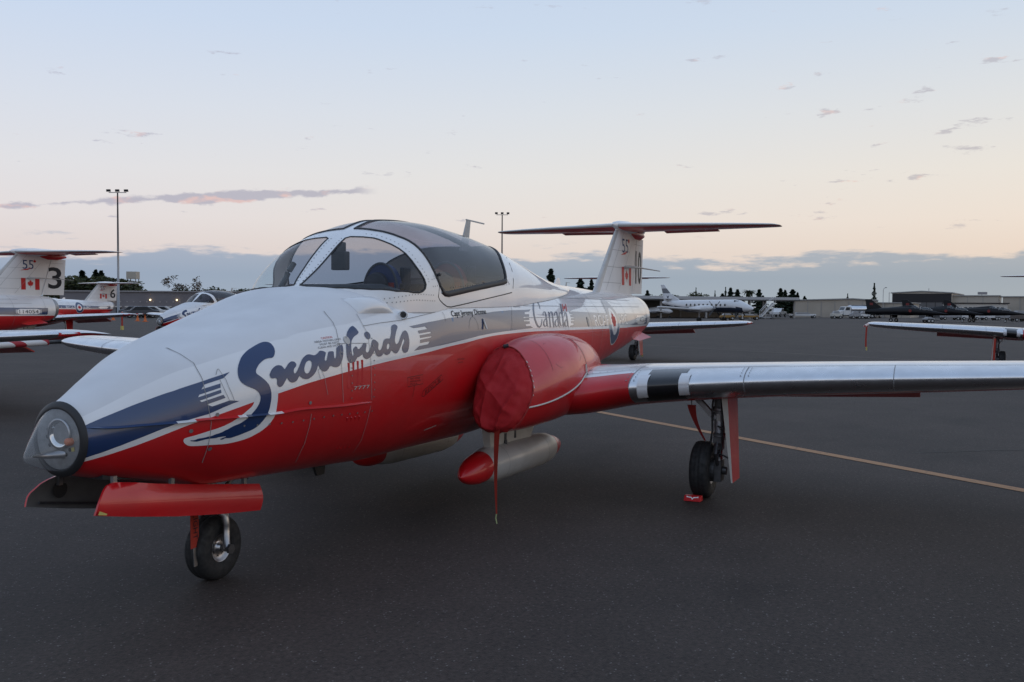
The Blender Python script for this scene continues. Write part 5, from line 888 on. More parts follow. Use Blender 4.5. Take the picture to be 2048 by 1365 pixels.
# ---- intake covers (a separate fabric cap on each intake of the near jet)
def cover(s, label):
    T_ = thing('intake_cover', label, 'cover', (3.16, s*.915, .65), 0, 'red intake covers')
    O = np.array([3.16, s*.915, .65]); v = []; nr, na = 44, 140
    for i in range(nr+1):
        a = i/nr
        for k in range(na):
            t = -math.pi+2*math.pi*k/na
            if a < .22:   # skirt drawn over the lip
                q = a/.22; x = 3.23-.065*q; p = nac(np.array(x), np.array(t), s); cc_ = np.array([p[0], s*float(_n[0](x)), float(_n[1](x))]); d = p-cc_; d = d/np.linalg.norm(d); p = p+d*(.010+.004*math.sin(23*t)*(1-q))
            else:
                q = (a-.22)/.78; p0 = nac(np.array(3.165), np.array(t), s); cen = np.array([3.33, s*.885, .985]); p = cen+(p0-cen)*(1-q)*1.03
                p[0] = cen[0]+(p0[0]-cen[0])*(1-q)-.10*math.sin(math.acos(max(0, 1-q)))**1.2
                am = min(1, q*5); yy_, zz2 = s*p[1]-.885, p[2]-.985
                th1 = math.atan2(yy_-.02, zz2+.42); r1 = math.hypot(yy_-.02, zz2+.42); th2 = math.atan2(yy_+.06, .42-zz2)
                fo = .5+.5*math.sin(th1*10+1.2*math.sin(r1*7)); f2_ = .5+.5*math.sin(th2*11+2*r1+.7)
                rd = (1-abs(math.sin(th1*6.5+.9*math.sin(r1*6)+.4)))**2.2; r2 = (1-abs(math.sin(th2*5.5+1.1*math.sin(r1*5+1))))**2.5; r3 = (1-abs(math.sin(yy_*13+zz2*7+1.5*math.sin(zz2*8))))**2
                p[0] -= am*(.060*rd*max(0, 1-r1*1.2)+.045*r2*min(1, r1*1.3)*(1-q*.6)+.016*r3+.004*math.sin(yy_*61+zz2*37)*math.sin(zz2*53-yy_*19))
                p[2] -= .035*math.sin(math.pi*q)**.7*max(0, -math.cos(t))
            v.append(p-O)
    mesh('cloth', v, grid_faces(nr+1, na, cv=True, flip=(s < 0)), 'fabric_red', T_, True)
    return T_, O
IC, O = cover(-1, 'dark red cloth cover over the near engine intake of the closest jet')
mb = MB(); pts = [npt(3.232, t, .012)-O for t in np.linspace(-.5, 2.6, 40)]; mb.tube(pts, .006, 6); mb.build('hem_cord', 'strap_dark', IC, True)
mb = MB(); pts = [npt(3.24+1.14*a, 1.92-.42*a+.10*math.sin(math.pi*a), .006)-O for a in np.linspace(0, 1, 24)]; mb.tube(pts, .0065, 6); pts2 = [npt(4.38+.03*math.sin(6*a), 1.50+.30*a, .010)-O for a in np.linspace(0, 1, 10)]; mb.tube(pts2, .006, 6); pts3 = [npt(4.37, 1.48-.16*a, .008)-O for a in np.linspace(0, 1, 6)]; mb.tube(pts3, .006, 6); mb.build('tie_cord', 'cord_white', IC, True)
mb = MB()
for t in np.linspace(.9, 1.6, 7): q = npt(3.235+.01*math.sin(30*t), t, .010)-O; q2 = npt(3.25, t+.06, .010)-O; mb.tube([q, q2], .005, 6)
mb.build('lacing', 'cord_white', IC)
mb = MB(); mb.tube([npt(3.20, -.05, .02)-O, npt(3.235, .06, .02)-O], .016, 8); mb.build('toggle', 'black_satin', IC)
v = []; n = 16
for i in range(n+1):
    a = i/n; w = .026*(1-.80*a)+.002; z = .04-.63*a*1.0; y = .01*math.sin(3*a); v += [(.0+w*.4, -.045+y+w, z+.05), (.0-w*.4, -.045+y-w, z+.05)]
mesh('pull_strap', v, [(2*i, 2*i+1, 2*i+3, 2*i+2) for i in range(n)], 'strap_red', IC)
mb = MB(); mb.tube([(0, -.043, -.54), (0, -.037, -.57), (0, -.047, -.61)], .0045, 6); mb.build('strap_tail', 'green_cord', IC)
IC2, O2 = cover(1, 'red cloth cover on the far intake, hidden behind the closest jet')
# ================================================================ the rest of the apron
CX, CY = -3.197, -3.935
def place(u, D):
    """ground point on bearing u (tangent units) at distance D metres from the viewpoint"""
    s = (u-1024)/1951; return (CX+D*(_fw.x+_rt.x*s), CY+D*(_fw.y+_rt.y*s))
PXM = lambda D: D/1951
# ---- other jets of the team: copies of the near one, each with its own number
def trainer(loc, label, num=None, serial=None, drop=()):
    c = copy_tree(TR); c.location = (*loc, 0); tag(c, label, 'jet', 'display team jets on the apron')
    def walk(o):
        for ch in list(o.children):
            n = ch.name.split('.')[0]
            if n in ('name_lettering', 'warning_lettering', 'warning_frame', 'stencil_lettering', 'fasteners', 'frame_fasteners', 'drain_lip') or n in drop or (n == 'aircraft_number') or (n == 'serial_lettering' and serial):
                walk(ch); bpy.data.objects.remove(ch); continue
            walk(ch)
    walk(c)
    ch = {o.name.split('.')[0]: o for o in c.children}
    if num: fin_text('aircraft_number', num, (9.50, 9.86, 1.93, 2.38), 'dark_letter', ch['rudder'], .003, .014)
    if serial: side_text('serial_lettering', serial, (sx0+.09, sx1-.09, sz0+.018, sz1-.02), 'dark_letter', ch['fuselage'], .0042)
    return c
trainer((20.6, 7.0), 'jet trainer right behind number 10, its wing and tailplane showing past the tail', drop=('serial_lettering',))
trainer((21.7, -7.26), 'jet trainer cut by the right edge, silver wing tip with hanging red streamer', drop=('serial_lettering',))
t3 = trainer((1.83, 13.1), 'jet trainer at the left edge with a black 3 on its rudder', '3', '114054')
t3.location = (1.83, 13.2, 0)
trainer((23.5, 34.4), 'jet trainer far left with a black 6 on its rudder', '6', drop=('serial_lettering',))
trainer((27, 25.5), 'jet trainer far left whose nose and canopy peek over the near nose', drop=('serial_lettering',))
# streamers on the other jets
def streamer(x, y, z, L, label, w=.05):
    T_ = thing('warning_streamer', label, 'streamer', (x, y, z-L), 0, 'red safety streamers')
    v = []; n = 8
    for i in range(n+1):
        a = i/n; v += [(-w/2*(1-.3*a), -w/2+.02*math.sin(2*a), L*(1-a)), (w/2*(1-.3*a), w/2+.02*math.sin(2*a), L*(1-a))]
    mesh('strip', v, [(2*i, 2*i+1, 2*i+3, 2*i+2) for i in range(n)], 'strap_red', T_)
    mb = MB(); mb.box((-.02, -.02, -.10), (.02, .02, .0)); mb.build('end_tag', 'yellow_chip', T_)
streamer(26.6, -1.72, 1.14, .62, 'red streamer hanging off the wing tip of the right edge jet')
streamer(25.5, -5.0, .85, .62, 'red streamer beside the main leg of the right edge jet')
streamer(25.9, 4.75, .95, .75, 'red streamer beside the main leg of the jet behind number 10')
streamer(7.3, 11.0, .9, .8, 'red streamer below the tail of jet number 3')
# ---------------------------------------------------------------- buildings
mat('tan_wall', (.40, .35, .29), .75, noise_amt=.08, noise_scale=.4); mat('tan_light', (.46, .41, .345), .75, noise_amt=.06, noise_scale=.4); mat('fascia_dark', (.035, .033, .035), .7, spec=.2); mat('hangar_door', (.12, .115, .115), .6); mat('roof_trim', (.30, .29, .28), .6)
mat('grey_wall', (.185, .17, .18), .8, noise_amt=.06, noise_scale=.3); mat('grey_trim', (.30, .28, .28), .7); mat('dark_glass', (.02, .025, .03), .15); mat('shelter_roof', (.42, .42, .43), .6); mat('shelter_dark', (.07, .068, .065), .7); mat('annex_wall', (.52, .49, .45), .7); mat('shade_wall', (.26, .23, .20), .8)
def frame_at(u0, u1, D0, D1=None):
    """local frame along a frontage from column u0 to u1: returns a function (along 0..L, back, z) -> world and the length"""
    a = Vector(place(u0, D0)); b = Vector(place(u1, D1 or D0)); L = (b-a).length; d = (b-a)/L; n = Vector((-d.y, d.x));
    if n.dot(Vector((_fw.x, _fw.y))) < 0: n = -n
    return a, math.atan2(d.y, d.x), L, (1 if Vector((-d.y, d.x)).dot(n) > 0 else -1)
def building(name, label, u0, u1, D, h0, depth, wall, D1=None, apex=None, joints=0, trim='roof_trim', cat='building'):
    a, rz, L, sg = frame_at(u0, u1, D, D1); T_ = thing(name, label, cat, (a.x, a.y, 0), rz)
    mb = MB()
    if apex: mb.prism([(0, 0), (L, 0), (L, h0), (apex[0]*L, apex[1]), (0, h0)], 1, 0, sg*depth)
    else: mb.box((0, min(0, sg*depth), 0), (L, max(0, sg*depth), h0))
    mb.build('wall', wall, T_)
    mb = MB(); y0 = -sg*.25
    if apex:
        for (x0, z0, x1, z1) in ((-.3, h0, apex[0]*L, apex[1]), (apex[0]*L, apex[1], L+.3, h0)): mb.hull8([(x0, y0, z0+.02), (x1, y0, z1+.02), (x1, sg*depth, z1+.02), (x0, sg*depth, z0+.02), (x0, y0, z0+.22), (x1, y0, z1+.22), (x1, sg*depth, z1+.22), (x0, sg*depth, z0+.22)])
    else: mb.box((-.3, min(y0, sg*depth), h0+.005), (L+.3, max(y0, sg*depth), h0+.20))
    mb.build('roof', trim, T_)
    for k in range(joints):
        x = L*(k+1)/(joints+1); mb = MB(); mb.box((x-.05, min(0, -sg*.06), 0), (x+.05, max(0, -sg*.06), h0-.05)); mb.build('wall_joint', trim, T_)
    return T_, L, sg
def panel(T_, sg, name, x0, x1, z0, z1, material, proud=.05):
    mb = MB(); mb.box((x0, min(0, -sg*proud), z0), (x1, max(0, -sg*proud), z1)); return mb.build(name, material, T_)
B1, L, sg = building('low_hangar', 'long low tan hangar behind the fuel trucks', 1588, 1752, 182, 3.05, 25, 'tan_wall', D1=177, apex=(.72, 3.35), joints=5)
B1b, L, sg = building('tan_shed', 'tan shed wall right of the long low hangar, behind black jets', 1752, 1820, 186, 2.7, 12, 'tan_light', D1=183, joints=3)
B2, L, sg = building('dark_hangar', 'tall hangar with dark gabled front above the black jets', 1783, 1902, 205, 4.9, 30, 'tan_light', D1=199.5, apex=(.5, 5.25))
panel(B2, sg, 'fascia', .05, L-.05, 3.05, 4.85, 'fascia_dark', .10); panel(B2, sg, 'sliding_door', L*.14, L*.88, 0, 3.1, 'hangar_door', .06)
for k in range(5): panel(B2, sg, 'door_joint', L*(.14+.74*k/5)-.04, L*(.14+.74*k/5)+.04, 0, 3.1, 'fascia_dark', .12)
B3, L, sg = building('side_hangar', 'pale tan flat-roofed block adjoining the dark hangar', 1903, 1996, 201, 4.35, 25, 'tan_light', D1=197, joints=2)
mb = MB(); mb.box((L*.55, -sg*.0-.3, 4.7), (L*.75, sg*2.0, 5.2)); mb.build('roof_unit', 'grey_trim', B3)
B4, L, sg = building('office_annex', 'low pale office with small windows behind the black jets noses', 1922, 2014, 188, 2.75, 8, 'annex_wall', trim='fascia_dark')
for k in range(9): w_ = panel(B4, sg, 'window', L*(.06+.1*k), L*(.06+.1*k)+.55, 1.3, 2.1, 'dark_glass', .04)
B5, L, sg = building('end_hangar', 'plain tan hangar wall at the right edge', 2004, 2110, 196, 4.15, 25, 'tan_wall', D1=190, joints=2)
# long open shelter with columns
a, rz, L, sg = frame_at(1130, 1598, 150, 158); SH = thing('aircraft_shelter', 'long open aircraft shelter with flat pale roof and posts', 'shelter', (a.x, a.y, 0), rz)
mb = MB(); mb.hull8([(0, -sg*0, 3.05), (L, 0, 2.95), (L, sg*14, 2.95), (0, sg*14, 3.05), (0, 0, 3.50), (L, 0, 3.40), (L, sg*14, 3.40), (0, sg*14, 3.50)]); mb.build('roof', 'shelter_roof', SH)
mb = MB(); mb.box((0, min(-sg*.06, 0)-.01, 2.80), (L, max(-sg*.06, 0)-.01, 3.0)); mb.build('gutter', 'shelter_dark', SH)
for k, fx_ in enumerate((.02, .21, .405, .60, .79, .86, .99)):
    for yb in (1, 12): mb = MB(); mb.box((fx_*L-.14, sg*yb-.14, 0), (fx_*L+.14, sg*yb+.14, 2.9)); mb.build('post', 'roof_trim', SH)
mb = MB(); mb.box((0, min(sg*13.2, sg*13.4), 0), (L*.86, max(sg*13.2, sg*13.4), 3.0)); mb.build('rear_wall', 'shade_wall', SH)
# long grey building on the left
B6, L, sg = building('grey_terminal', 'long grey building with small vents and doors on the left', 120, 520, 150, 3.55, 25, 'grey_wall', D1=150, trim='grey_trim')
for k in range(16): panel(B6, sg, 'vent', L*(.20+.033*k), L*(.20+.033*k)+.22, 1.95, 2.15, 'grey_trim', .05)
for k in range(9): panel(B6, sg, 'window', L*(.28+.05*k), L*(.28+.05*k)+.8, .35, 1.15, 'dark_glass', .05); panel(B6, sg, 'awning', L*(.28+.05*k)-.1, L*(.28+.05*k)+.9, 1.2, 1.38, 'annex_wall', .25)
panel(B6, sg, 'door', L*.69, L*.69+.8, 0, 1.95, 'dark_glass', .05)
def emit(name, col, st):
    m = bpy.data.materials.new(name); m.use_nodes = True; b = m.node_tree.nodes['Principled BSDF']; b.inputs['Base Color'].default_value = (*col, 1); b.inputs['Emission Color'].default_value = (*col, 1); b.inputs['Emission Strength'].default_value = st; M[name] = m
emit('warm_lamp', (1, .72, .38), 4); emit('lamp_white', (1, .95, .85), 2.5)
for u in (227, 355, 302): 
    x = (u-120)/400*L; mb = MB(); mb.lathe([(-.12, .01), (-.09, .09), (0, .12), (.09, .09), (.12, .01)], (0, 0, 1), (x, -sg*.3, 2.35), 12); mb.build('wall_lamp', 'warm_lamp', B6, True)
# ---------------------------------------------------------------- light masts, tower, poles
def mast(u, D, h, label, arm):
    x, y = place(u, D); T_ = thing('light_mast', label, 'light mast', (x, y, 0), math.atan2(_rt.y, _rt.x), 'apron light masts')
    mb = MB(); mb.tube([(0, 0, 0), (0, 0, h)], [.18, .09], 10); mb.build('pole', 'steel_grey', T_, True)
    mb = MB(); mb.box((-arm, -.04, h-.02), (arm, .04, h+.07)); mb.build('cross_arm', 'steel_grey', T_)
    for k in (-1, 0, 1):
        mb = MB(); mb.hull8([(k*arm-.22, -.28, h+.10), (k*arm+.22, -.28, h+.10), (k*arm+.22, .15, h+.14), (k*arm-.22, .15, h+.14), (k*arm-.22, -.30, h+.40), (k*arm+.22, -.30, h+.40), (k*arm+.18, .12, h+.46), (k*arm-.18, .12, h+.46)]); mb.build('floodlight', 'fascia_dark', T_)
mast(237, 128, 16.2, 'tall light mast with three floodlights on the left', 1.15)
mast(1003, 160, 16.6, 'light mast with three floodlights just left of the big tailplane', .95)
x, y = place(1765, 178); T_ = thing('street_lamp', 'single-arm lamp post beside the dark hangar', 'lamp post', (x, y, 0), math.atan2(_rt.y, _rt.x)); mb = MB(); mb.tube([(0, 0, 0), (0, 0, 5.0), (.1, 0, 5.35), (.35, 0, 5.5)], [.06, .05, .04, .04], 8); mb.build('pole', 'steel_grey', T_, True); mb = MB(); mb.box((.3, -.08, 5.45), (.65, .08, 5.58)); mb.build('lamp_head', 'roof_trim', T_)
x, y = place(266.5, 190); T_ = thing('water_tower', 'boxy tan tower rising behind the grey building', 'tower', (x, y, 0), math.atan2(_rt.y, _rt.x))
mb = MB(); mb.box((-.95, -.95, 6.6), (.95, .95, 8.0)); mb.build('upper_box', 'tan_light', T_); mb = MB(); mb.box((-.8, -.8, 0), (.8, .8, 6.1)); mb.build('shaft', 'tan_light', T_)
for sx_ in (-.8, .8):
    for sy_ in (-.8, .8): mb = MB(); mb.box((sx_-.07, sy_-.07, 6.1), (sx_+.07, sy_+.07, 6.6)); mb.build('post', 'roof_trim', T_)
for k, (u, h) in enumerate(((1742, 3.2), (1777, 5.5), (1856, 6.4), (1962, 5.6))):
    x, y = place(u, 222); T_ = thing('radio_mast', ('thin lattice mast left of the lamp post', 'thin lattice mast right of the lamp post', 'thin lattice mast over the dark hangar', 'thin lattice mast over the pale tan block')[k], 'mast', (x, y, 0)); mb = MB(); mb.tube([(0, 0, 0), (0, 0, h)], .06, 6); mb.tube([(.25, 0, 0), (.1, 0, h)], .05, 6)
    for q in range(9): mb.tube([(.25-.15*q/9, 0, h*q/9), (0, 0, h*(q+1)/9)], .02, 4)
    mb.build('lattice', 'grey_trim', T_)
# ---------------------------------------------------------------- trees
mat('bark', (.06, .045, .035), .9)
def leafmat(name, c1, c2):
    m = mat(name, c1, .75); t = m.node_tree; b = t.nodes['Principled BSDF']; g = t.nodes.new('ShaderNodeNewGeometry'); cr = t.nodes.new('ShaderNodeMixRGB'); cr.inputs[1].default_value = (*c1, 1); cr.inputs[2].default_value = (*c2, 1); t.links.new(g.outputs['Random Per Island'], cr.inputs[0]); t.links.new(cr.outputs[0], b.inputs['Base Color']); b.inputs['Specular IOR Level'].default_value = .2
leafmat('conifer_leaf', (.012, .022, .014), (.03, .045, .025)); leafmat('broad_leaf', (.025, .035, .014), (.07, .075, .03)); leafmat('dry_leaf', (.06, .045, .03), (.13, .09, .06)); leafmat('palm_leaf', (.03, .04, .018), (.07, .07, .035))
def leaves(rng, pts, size):
    v, f = [], []
    for p in pts:
        d = Vector((rng.gauss(0, 1), rng.gauss(0, 1), rng.gauss(0, .7))).normalized(); e = d.orthogonal().normalized(); e = (Matrix.Rotation(rng.random()*6.28, 3, d) @ e); s = size*rng.uniform(.6, 1.3); k = len(v); p = Vector(p)
        v += [p-e*s*.5, p+d.cross(e)*s*.4, p+e*s*.6, p-d.cross(e)*s*.4]; f.append((k, k+1, k+2, k+3))
    return v, f
def crown_mesh(kind, seed):
    rng = random.Random(seed); pts = []
    if kind == 'conifer':     # unit height cone of drooping tiers
        for i in range(1900):
            z = .08+.92*rng.random()**1.25; tier = (z*13) % 1; r = (1-z)**.85*.23*(1.05-.5*tier)*(.8+.4*math.sin(seed+z*40+3)); a = rng.random()*6.28; rr = r*rng.random()**.4*(1+.25*math.sin(a*3+z*20+seed)); pts.append((rr*math.cos(a), rr*math.sin(a), z-.02*rr))
        return leaves(rng, pts, .055)
    if kind == 'cypress':
        for i in range(900):
            z = .03+.97*rng.random(); r = .055*math.sin(math.pi*min(1, .12+z*.95))**.7*(.8+.35*math.sin(z*37+seed)); a = rng.random()*6.28; rr = r*rng.random()**.4; pts.append((rr*math.cos(a), rr*math.sin(a), z))
        return leaves(rng, pts, .030)
    if kind == 'broad':
        cl = [(rng.uniform(-.38, .38), rng.uniform(-.38, .38), rng.uniform(.38, .85), rng.uniform(.12, .22)) for _ in range(16)]
        for i in range(2000):
            c = rng.choice(cl); d = Vector((rng.gauss(0, 1), rng.gauss(0, 1), rng.gauss(0, 1))).normalized()*c[3]*rng.random()**.35; pts.append((c[0]+d.x, c[1]+d.y, c[2]+d.z*.8))
        return leaves(rng, pts, .045)
    if kind == 'sparse':
        cl = [(rng.uniform(-.36, .36), rng.uniform(-.36, .36), rng.uniform(.35, .98), rng.uniform(.05, .11)) for _ in range(26)]
        for i in range(700):
            c = rng.choice(cl); d = Vector((rng.gauss(0, 1), rng.gauss(0, 1), rng.gauss(0, 1))).normalized()*c[3]*rng.random()**.4; pts.append((c[0]+d.x, c[1]+d.y, c[2]+d.z))
        return leaves(rng, pts, .035)
    if kind == 'palm':
        v, f = [], []
        for i in range(90):
            a = rng.random()*6.28; el = rng.uniform(-1.1, 1.2); L_ = .20*rng.uniform(.8, 1.1); prev = None
            for q in range(5):
                s = q/4; x = L_*s*math.cos(el-.9*s); z = .80+L_*s*math.sin(el-.9*s); w = .020*(1-s*.8); c = Vector((x*math.cos(a), x*math.sin(a), z)); n = Vector((-math.sin(a), math.cos(a), .3)); k = len(v); v += [c-n*w, c+n*w]
                if q: f.append((k-2, k-1, k+1, k))
        return v, f
PROTO = {}
for kind, m_, n_ in (('conifer', 'conifer_leaf', 3), ('cypress', 'conifer_leaf', 2), ('broad', 'broad_leaf', 3), ('sparse', 'dry_leaf', 1), ('palm', 'palm_leaf', 1)):
    for k in range(n_):
        v, f = crown_mesh(kind, 11*k+3); me = bpy.data.meshes.new('crown'); me.from_pydata([tuple(p) for p in v], [], f); me.materials.append(M[m_]); PROTO[kind, k] = me
    mb = MB(); rng = random.Random(5)
    hh = {'conifer': .95, 'cypress': .9, 'broad': .6, 'sparse': .7, 'palm': .82}[kind]; r0 = {'conifer': .022, 'cypress': .012, 'broad': .035, 'sparse': .022, 'palm': .020}[kind]
    mb.tube([(0, 0, 0), (.01, .005, hh*.5), (0, 0, hh)], [r0, r0*.8, r0*.3 if kind != 'palm' else r0*.8], 8)
    if kind in ('broad', 'sparse'):
        for q in range(10 if kind == 'sparse' else 6): a = rng.random()*6.28; z = rng.uniform(.25, .6); mb.tube([(0, 0, z), (.12*math.cos(a), .12*math.sin(a), z+.12), (.28*math.cos(a), .28*math.sin(a), z+.30)], [r0*.5, r0*.3, r0*.1], 5)
    me = bpy.data.meshes.new('trunk'); me.from_pydata(mb.v, [], mb.f); me.materials.append(M['bark']); PROTO[kind, 'trunk'] = me
def tree(kind, u, ytop, D, label, k=0, wide=1., ctm='tree', name=None):
    hz = 614.2+(u-1024)*.006; h = 1.611+(hz-ytop)*D/1951; x, y = place(u, D)
    T_ = thing(name or {'conifer': 'conifer_tree', 'cypress': 'cypress_tree', 'broad': 'broadleaf_tree', 'sparse': 'bare_tree', 'palm': 'palm_tree'}[kind], label, 'tree', (x, y, 0), random.random()*6.28, 'trees beyond the apron')
    for nm, me in (('trunk', PROTO[kind, 'trunk']), ('crown', PROTO[kind, k])):
        o = bpy.data.objects.new(nm, me); COL.objects.link(o); o.parent = T_; w_ = wide*(1.45 if kind == 'conifer' else 1.25); o.scale = (h*w_, h*w_, h)
ordn = ['first', 'second', 'third', 'fourth', 'fifth', 'sixth', 'seventh', 'eighth', 'ninth', 'tenth', 'eleventh', 'twelfth', 'thirteenth', 'fourteenth', 'fifteenth', 'sixteenth']
tree('conifer', 1101, 540, 240, 'dark conifer just right of the canopy fairing', 0, 1.2); tree('conifer', 1160, 558, 235, 'wide conifer just left of the big fin', 1, 1.5); tree('conifer', 1182, 560, 250, 'slim conifer touching the front edge of the big fin', 2, 1.0)
R1 = [('conifer', 1294, 582, 1.2), ('broad', 1302, 588, 1.2), ('broad', 1322, 588, 1.5), ('broad', 1368, 584, 1.6), ('cypress', 1391, 576, 1), ('cypress', 1402, 586, 1), ('cypress', 1429, 582, 1), ('conifer', 1444, 588, 1.8), ('cypress', 1450, 575, 1.1), ('conifer', 1460, 577, 1.3), ('conifer', 1474, 580, 1.5), ('palm', 1497, 573, 1.25), ('conifer', 1517, 580, 1.4), ('conifer', 1525, 592, 1.4)]
cnt = {}
for k, (kd, u, yt, w_) in enumerate(R1):
    c_ = cnt.get(kd, 0); cnt[kd] = c_+1; nm = {'conifer': 'pointed conifer', 'cypress': 'needle-thin cypress', 'broad': 'round dark treetop', 'palm': 'shaggy palm'}[kd]
    tree(kd, u, yt, 232+5*(k % 3), f'{ordn[c_]} {nm} from left over the pale shelter roof' if kd != 'palm' else 'shaggy palm among conifers over the shelter roof', k % {'conifer': 3, 'cypress': 2, 'broad': 3, 'palm': 1}[kd], w_)
for k, (u, yt, w_) in enumerate(((1560, 578, 1.4), (1569, 581, 1.3), (1584, 580, 1.7), (1594, 586, 1.0), (1608, 593, 1.4))): tree('conifer', u, yt, 240+4*(k % 2), f'{ordn[k]} conifer in the clump over the left end of the low hangar', k % 3, w_)
tree('cypress', 1694, 588, 240, 'short cypress spike over the low hangar roof', 0, 1.3); tree('cypress', 1747, 567, 235, 'tall lone cypress spike left of the lamp post', 1, 1.25)
for k, (u, yt, w_) in enumerate(((165, 543, 1.4), (192, 541, 1.3), (203, 543, 1.3))): tree('conifer', u, yt, 210+6*k, f'{ordn[k]} dark conifer between the 3 and 6 jets, from left', k, w_)
for k, (u, yt, w_, D) in enumerate(((126, 545, 1.7, 165), (146, 548, 1.9, 180), (166, 546, 1.8, 170), (192, 556, 1.9, 185), (216, 562, 1.8, 175))): tree('broad', u, yt, D, f'{ordn[k]} bushy tree right of the rudder marked 3, from left', k % 3, w_)
for k, (u, yt, w_, D) in enumerate(((292, 580, 1.6, 190), (306, 582, 1.4, 180), (345, 584, 1.4, 190), (402, 572, 1.3, 185), (420, 578, 1.4, 190), (455, 574, 1.5, 195), (478, 580, 1.4, 190))): tree('broad', u, yt, D, f'{ordn[k]} leafy treetop from left over the grey building', k % 3, w_)
tree('sparse', 366, 553, 185, 'thin brown half-bare tree over the grey building', 0, 1.1)
# ---------------------------------------------------------------- the other aircraft
def loft(name, st, material, parent, n=20, smooth=True, cap=True):
    """st: (x, y, z, half width, half height)"""
    v = [(x, y+w*math.cos(2*math.pi*k/n), z+h*math.sin(2*math.pi*k/n)) for x, y, z, w, h in st for k in range(n)]; f = grid_faces(len(st), n, cv=True)
    if cap: f += [tuple(range(n))[::-1], tuple(range((len(st)-1)*n, len(st)*n))]
    return mesh(name, v, f, material, parent, smooth)
def slab(name, pts, th, material, parent, vertical=False):
    """thin lifting surface from a 4-point planform"""
    v = []
    for (x, y, z) in pts: v.append((x, y, z))
    c = [sum(p[i] for p in pts)/4 for i in range(3)]; o = (0, th/2, 0) if vertical else (0, 0, th/2); mb = MB()
    mb.hull8([tuple(p[i]-o[i] for i in range(3)) for p in pts]+[tuple(p[i]+o[i] for i in range(3)) for p in pts]); ob = mb.build(name, material, parent, bevel=th*.3); return ob
mat('jet_black', (.006, .006, .008), .5, spec=.3); mat('star_red', (.16, .012, .012), .5); glass('far_glass', (.6, .62, .64), 1.9); mat('navy', (.02, .028, .05), .35, coat=.6); mat('airliner_white', (.62, .62, .63), .35, coat=.7); mat('fin_grey', (.14, .145, .16), .5)
def blackjet():
    T_ = thing('black_jet', '', 'jet')
    loft('fuselage', [(0, 0, 1.45, .02, .02), (1.2, 0, 1.52, .18, .17), (2.6, 0, 1.62, .38, .38), (4.0, 0, 1.75, .52, .56), (5.4, 0, 1.85, .66, .68), (6.4, 0, 1.88, .90, .74), (8.5, 0, 1.86, .90, .72), (10.5, 0, 1.82, .84, .66), (12.4, 0, 1.78, .74, .58), (13.6, 0, 1.74, .58, .46)], 'jet_black', T_)
    loft('spine', [(5.6, 0, 2.45, .22, .46), (7.0, 0, 2.45, .28, .34), (9.0, 0, 2.32, .24, .26), (11.2, 0, 2.25, .15, .16)], 'jet_black', T_, 12)
    for x0, x1, zt in ((2.6, 4.45, 2.58), (4.5, 6.0, 2.88)):
        loft('canopy', [(x0, 0, 1.95, .22, .10), (x0+.4, 0, 2.0, .36, (zt-2.0)*.62), (x0+(x1-x0)*.6, 0, 2.05, .42, zt-2.05), (x1, 0, 2.1, .38, zt-2.12)], 'far_glass', T_, 16)
    mb = MB(); mb.tube([(4.48, -.44, 2.0), (4.48, -.36, 2.45), (4.48, 0, 2.68), (4.48, .36, 2.45), (4.48, .44, 2.0)], .05, 6); mb.build('canopy_frame', 'roof_trim', T_); mb = MB(); mb.tube([(2.62, -.26, 1.98), (2.68, 0, 2.12), (2.62, .26, 1.98)], .04, 6); mb.build('canopy_frame', 'roof_trim', T_)
    for s in (-1, 1):
        slab('wing', [(7.0, s*.7, 1.30), (10.2, s*.7, 1.30), (9.9, s*3.75, 1.30), (9.2, s*3.75, 1.30)], .10, 'jet_black', T_)
        slab('tailplane', [(11.6, s*.5, 1.40), (13.6, s*.5, 1.40), (13.9, s*2.1, 1.40), (13.2, s*2.1, 1.40)], .07, 'jet_black', T_)
        mb = MB(); mb.tube([(8.9, s*1.62, 0.32), (8.8, s*1.5, 1.3)], .07, 8); mb.build('main_leg', 'roof_trim', T_); mb = MB(); mb.lathe([(-.09, .05), (-.09, .28), (-.05, .33), (.05, .33), (.09, .28), (.09, .05)], (0, 1, 0), (8.9, s*1.62, .33), 20, True); w_ = mb.build('tyre', 'tyre', T_, True)
        mb = MB(); mb.lathe([(-.10, .01), (-.10, .16), (.10, .16), (.10, .01)], (0, 1, 0), (8.9, s*1.62, .33), 16); mb.build('rim', 'seat_pale', w_)
        mb = MB(); mb.box((8.55, s*1.05-.02, .75), (9.2, s*1.05+.02, 1.25)); mb.build('gear_door', 'jet_black', T_)
        mb = MB(); v = leaf(0, 0, 1); mb.lathe([(0, .002), (0, .26)], (0, 1, 0), (6.0, s*.86, 1.95), 12); mb.build('star_mark', 'star_red', T_)
    slab('fin', [(10.3, 0, 2.0), (13.4, 0, 1.95), (13.75, 0, 3.92), (12.75, 0, 3.92)], .12, 'jet_black', T_, True)
    mb = MB(); mb.box((12.4, -.075, 2.9), (12.95, .075, 3.3)); mb.build('fin_mark', 'star_red', T_)
    mb = MB(); mb.tube([(3.55, 0, .22), (3.7, 0, 1.3)], .06, 8); mb.build('nose_leg', 'roof_trim', T_); mb = MB(); mb.lathe([(-.07, .05), (-.07, .20), (0, .24), (.07, .20), (.07, .05)], (0, 1, 0), (3.5, 0, .23), 18, True); w_ = mb.build('tyre', 'tyre', T_, True); mb = MB(); mb.lathe([(-.08, .01), (-.08, .15), (.08, .15), (.08, .01)], (0, 1, 0), (3.5, 0, .23), 14); mb.build('rim', 'seat_pale', w_)
    return T_
def heading(phi): # facing right in the picture, turned phi towards the viewer; models point along -x
    h = _rt*math.cos(phi)-_fw*math.sin(phi); return math.atan2(-h.y, -h.x)
bj = blackjet(); S_ = .73; ph = R(37)
